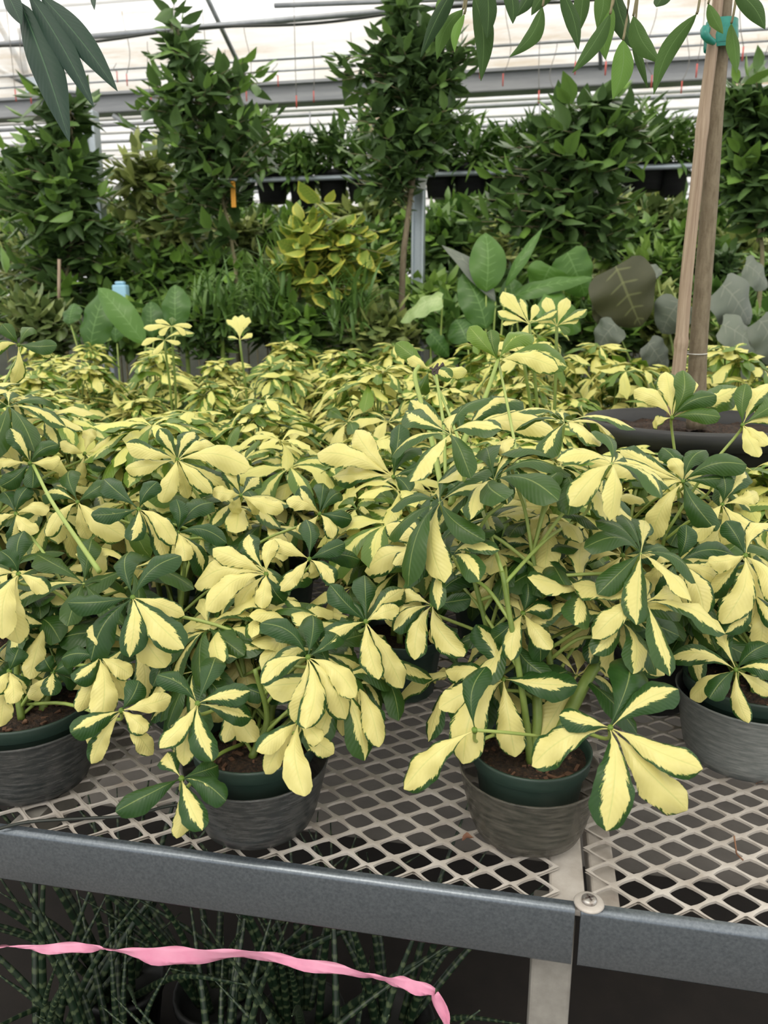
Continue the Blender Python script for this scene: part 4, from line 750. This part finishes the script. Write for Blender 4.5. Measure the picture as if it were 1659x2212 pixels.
broad('elephant_ear', 'grey leaved elephant ear clump right of the staked trunk', 'plant', 3.5,
 [(1560, 615, 1620, 700, 150, 0, .1, 'greyleaf', 'heart', (-.2, -.8, .8)), (1470, 650, 1430, 720, 110, .05, .1), (1560, 700, 1640, 760, 110, -.1, .2), (1610, 570, 1659, 620, 90, .3, .2), (1640, 690, 1690, 790, 110, -.05, .1), (1590, 770, 1530, 800, 80, -.1, 0), (1640, 790, 1600, 850, 90, -.15, .1), (1330, 700, 1290, 760, 90, -.05, .1), (1420, 600, 1370, 575, 60, .2, .1), (1400, 740, 1440, 800, 80, 0, 0)], (1580, 860), 'greyleaf')
broad('caladium', 'pale mottled green leaf plant at the foot of the central post', 'plant', 3.5, [(955, 645, 865, 695, 85, 0, .2, 'pale', 'heart', (-.1, -.7, .9)), (930, 720, 970, 770, 50, 0, 0, 'broad', 'heart')], (930, 800), 'pale')
broad('philodendron', 'bright green paddle leaved plant above the far rows on the left', 'plant', 3.5, [(312, 742, 212, 622, 60, -.1, .5, 'broad', 'round'), (195, 760, 228, 625, 80, .1, .1, 'broad', 'round'), (250, 740, 262, 650, 60, .1, .1, 'broad', 'round'), (380, 710, 378, 615, 66, .1, .1, 'broad', 'round'), (330, 730, 325, 650, 55, .15, 0, 'broad', 'round'), (150, 700, 160, 655, 50, .1, 0, 'broad', 'round')], (260, 800), 'broad', 'round')

# ------------------------------------------------------------------ high shelf of hanging pots
Ys = 6.45; za = aty(560, 389, Ys)[2]
sh = empty('hanging_shelf', (0, Ys, za), 'long pale metal shelf rail holding a row of black pots under the gutter', 'shelf')
q = Q(); a, b = aty(430, 393, Ys), aty(1720, 351, Ys); tube(q, [a-np.array([.2, 0, 0]), b+np.array([.3, 0, 0])], .02, 10); q.build('front_rail', M['galvpost'], sh)
q = Q(); tube(q, [a+np.array([-.2, .35, 0]), b+np.array([.3, .35, 0])], .02, 10); q.build('back_rail', M['galvpost'], sh)
for k in range(6):
    s_ = k/5; p_ = a*(1-s_)+b*s_+np.array([0, .17, 0]); q = Q(); tube(q, [p_, p_+np.array([0, 0, gz-p_[2]])], .006, 6); tube(q, [p_+np.array([0, -.17, 0]), p_+np.array([0, .18, 0])], .01, 6); q.build('hanger', M['pipe'], sh)
proto = []
def shelf_plant(c, r, h, L, n, m, lab, grp):
    o = empty('hanging_plant', c, lab, 'potted plant', grp); q = Q(); lathe(q, [(.0001, 0), (r*.76, 0), (r*.95, h*.82), (r*1.04, h*.84), (r*1.06, h), (r*.97, h), (r*.9, h*.85), (.0001, h*.84)], c, 24); q.build('pot', M['potblack'], o)
    P0 = []; P1 = []; V = []; q = Q()
    for k in range(n):
        v = nrm(G.normal(size=3)); v[2] = abs(v[2]); e = c+np.array([0, 0, h*.9])+v*np.array([r*1.9, r*1.5, r*2.6])*R.random()**.4; P0.append(e); P1.append(e+nrm(v+G.normal(size=3)*.7-UP*.2)*L*R.uniform(.7, 1.3)); V.append((0, 0, R.random(), R.random()*.5))
    Ls = np.linalg.norm(np.array(P1)-np.array(P0), axis=1); leaf_batch(q, P0, P1, UP[None], Ls*.3, .15, 'lance', 4, 2, fold=.4, var=V); q.build('foliage', M[m], o)
    q = Q()
    for k in range(14): tube(q, [c+np.array([0, 0, h*.8]), P0[k*(n//14)]], .003, 4, cap=False)
    q.build('stem', M['stem'], o); return o
for k, x in enumerate([450, 520, 590, 655, 720, 785, 850, 950, 1015, 1080, 1145, 1210, 1262, 1330, 1395, 1450, 1590, 1660]):
    c = aty(x, 440-(x-560)*.033+(14 if k % 3 == 0 else 0), Ys+.17); c[2] = c[2]
    if k < 3: proto.append(shelf_plant(c, .115+.015*k, .23, .16, 240, ['mid', 'dark', 'mid'][k], 'green plant in a black pot hung along the high shelf rail', 'plants on the high shelf'))
    else: o = copy_tree(proto[k % 3]); o.location = c; o.rotation_euler = (0, 0, R.random()*6)
for (x, y, lab) in [(62, 470, 'black hanging pot among the leaves at the left edge'), (1580, 428, 'small black pot hanging alone right of the staked trunk')]:
    shelf_plant(aty(x, y, 5.2), .10, .17, .12, 120, 'dark', lab, None)
q = Q(); p_ = aty(262, 640, 4.3); box(q, p_, (.09, .05, .13)); box(q, p_+np.array([0, 0, .075]), (.06, .035, .02)); tag(q.build('plastic_bottle', M['blue'], smooth=False, bevel=.01), 'pale blue plastic bottle half hidden behind the left foliage', 'bottle')
# bamboo canes among the shrubs
strut('bamboo_cane', [(127, 690, 4.1), (128, 560, 4.1)], .018, M['bamboo'], 'thin pale cane standing in the foliage at the left', 'cane')

# ------------------------------------------------------------------ under the bench: snake plants and pink tape
def snake(c, n, lab, seed):
    o = empty('snake_plant', c, lab, 'potted plant', 'snake plants under the bench'); q = Q(); lathe(q, [(.0001, 0), (.06, 0), (.08, .14), (.085, .14), (.085, .16), (.078, .16), (.072, .14), (.0001, .135)], c, 24); q.build('pot', M['potblack'], o)
    for k in range(n):
        a = R.random()*6.28; ln = R.choice([.26, .34, .42, .55])*R.uniform(.85, 1.05); le = R.uniform(.08, .95); b_ = c+np.array([math.cos(a)*.03, math.sin(a)*.03, .13]); d = np.array([math.cos(a)*math.sin(le), math.sin(a)*math.sin(le), math.cos(le)])
        q = Q(); pts = smooth_path([b_, b_+d*ln*.5+UP*.02, b_+d*ln+np.array([math.cos(a), math.sin(a), -.3])*.03], 6); tube(q, pts, np.interp(np.linspace(0, 1, len(pts)), [0, .3, 1], [.008, .0075, .0010]), 6, uvl=1.0); q.build('leaf', M['snake'], o)
xs0 = np.arange(-.85, float(aty(900, 2150, BY+.3)[0]), .2)
for r_, yy in enumerate((BY+.20, BY+.42)):
    for x in xs0:
        snake(np.array([x+.06*r_+R.uniform(-.03, .03), yy+R.uniform(-.03, .03), .008]), R.choice([15, 17, 19]), 'snake plant with thin banded leaves in the dark beneath the bench', 0)
tpn = [(-40, 2052, .0), (10, 2044, .0), (110, 2049, 0), (200, 2047, .0), (245, 2052, 0), (330, 2064, 0), (430, 2065, 0), (540, 2061, 0), (640, 2080, 0), (760, 2100, 0), (830, 2115, 0), (880, 2127, 0), (940, 2144, 0)]
wds = [9, 3, 9, 12, 7, 19, 23, 19, 9, 12, 15, 12, 12]; q = Q(); rows = []
pts = smooth_path([aty(x, y, BY+.035) for x, y, _ in tpn], 6); wv = np.interp(np.linspace(0, 1, len(pts)), np.linspace(0, 1, len(wds)), wds)*.92/F
nx = 4; V = []
for k, p_ in enumerate(pts):
    a = math.sin(k*.35)*.9
    for j in range(nx+1): u_ = (j/nx-.5)*2; V.append(p_+np.array([0, math.sin(a)*u_*.006+.002*math.sin(j*3+k), -u_*wv[k]]))
f = [[k*(nx+1)+j, k*(nx+1)+j+1, (k+1)*(nx+1)+j+1, (k+1)*(nx+1)+j] for k in range(len(pts)-1) for j in range(nx)]; q.add(V, f)
e = pts[-1]; e2 = aty(972, 2228, BY+.03); V = []; 
for k in range(8):
    s_ = k/7; p_ = e*(1-s_)+e2*s_; wd = (.004+.007*math.sin(PI*min(1, s_*1.3)))
    for j in range(nx+1): u_ = (j/nx-.5)*2; V.append(p_+np.array([u_*wd, .004*math.sin(j*2.2+k*.6), 0]))
q.add(V, [[k*(nx+1)+j, k*(nx+1)+j+1, (k+1)*(nx+1)+j+1, (k+1)*(nx+1)+j] for k in range(7) for j in range(nx)])
o = q.build('flagging_tape', M['pink'], smooth=True); s2 = o.modifiers.new('thick', 'SOLIDIFY'); s2.thickness = .0003
tag(o, 'pink flagging tape strung across the snake plants below the bench rail', 'tape')
# small things on the deck
q = Q(); tube(q, smooth_path([atz(-20, 1795, BZ+.006), atz(60, 1776, BZ+.006), atz(180, 1768, BZ+.006), atz(280, 1762, BZ+.008), atz(360, 1742, BZ+.006), atz(420, 1735, BZ+.006)], 6), .0022, 6); tag(q.build('drip_tube', M['tubing']), 'thin black drip tube lying on the deck by the left rail', 'tube')
q = Q(); tube(q, smooth_path([atz(1584, 1820, BZ+.006)+UP*.01, atz(1590, 1835, BZ+.006), atz(1592, 1845, BZ+.006), atz(1605, 1858, BZ+.006)], 5), .0011, 5); tag(q.build('twig', M['deadleaf']), 'curled dry twig lying on the right deck panel', 'twig')
for (x, y, lab) in [(1645, 1690, 'dry brown leaf on the deck by the silver grey pot'), (1010, 1812, 'brown bark crumb against the central clear pot')]:
    a = atz(x-12, y+4, BZ+.004); b = atz(x+14, y-2, BZ+.008); q = Q(); leaf_batch(q, [a], [b], [(0, -.2, 1)], [.010], .2, 'ovate', 8, 4, fold=-.6, wave=.3); o = q.build('dry_leaf', M['deadleaf']); tag(o, lab, 'leaf')
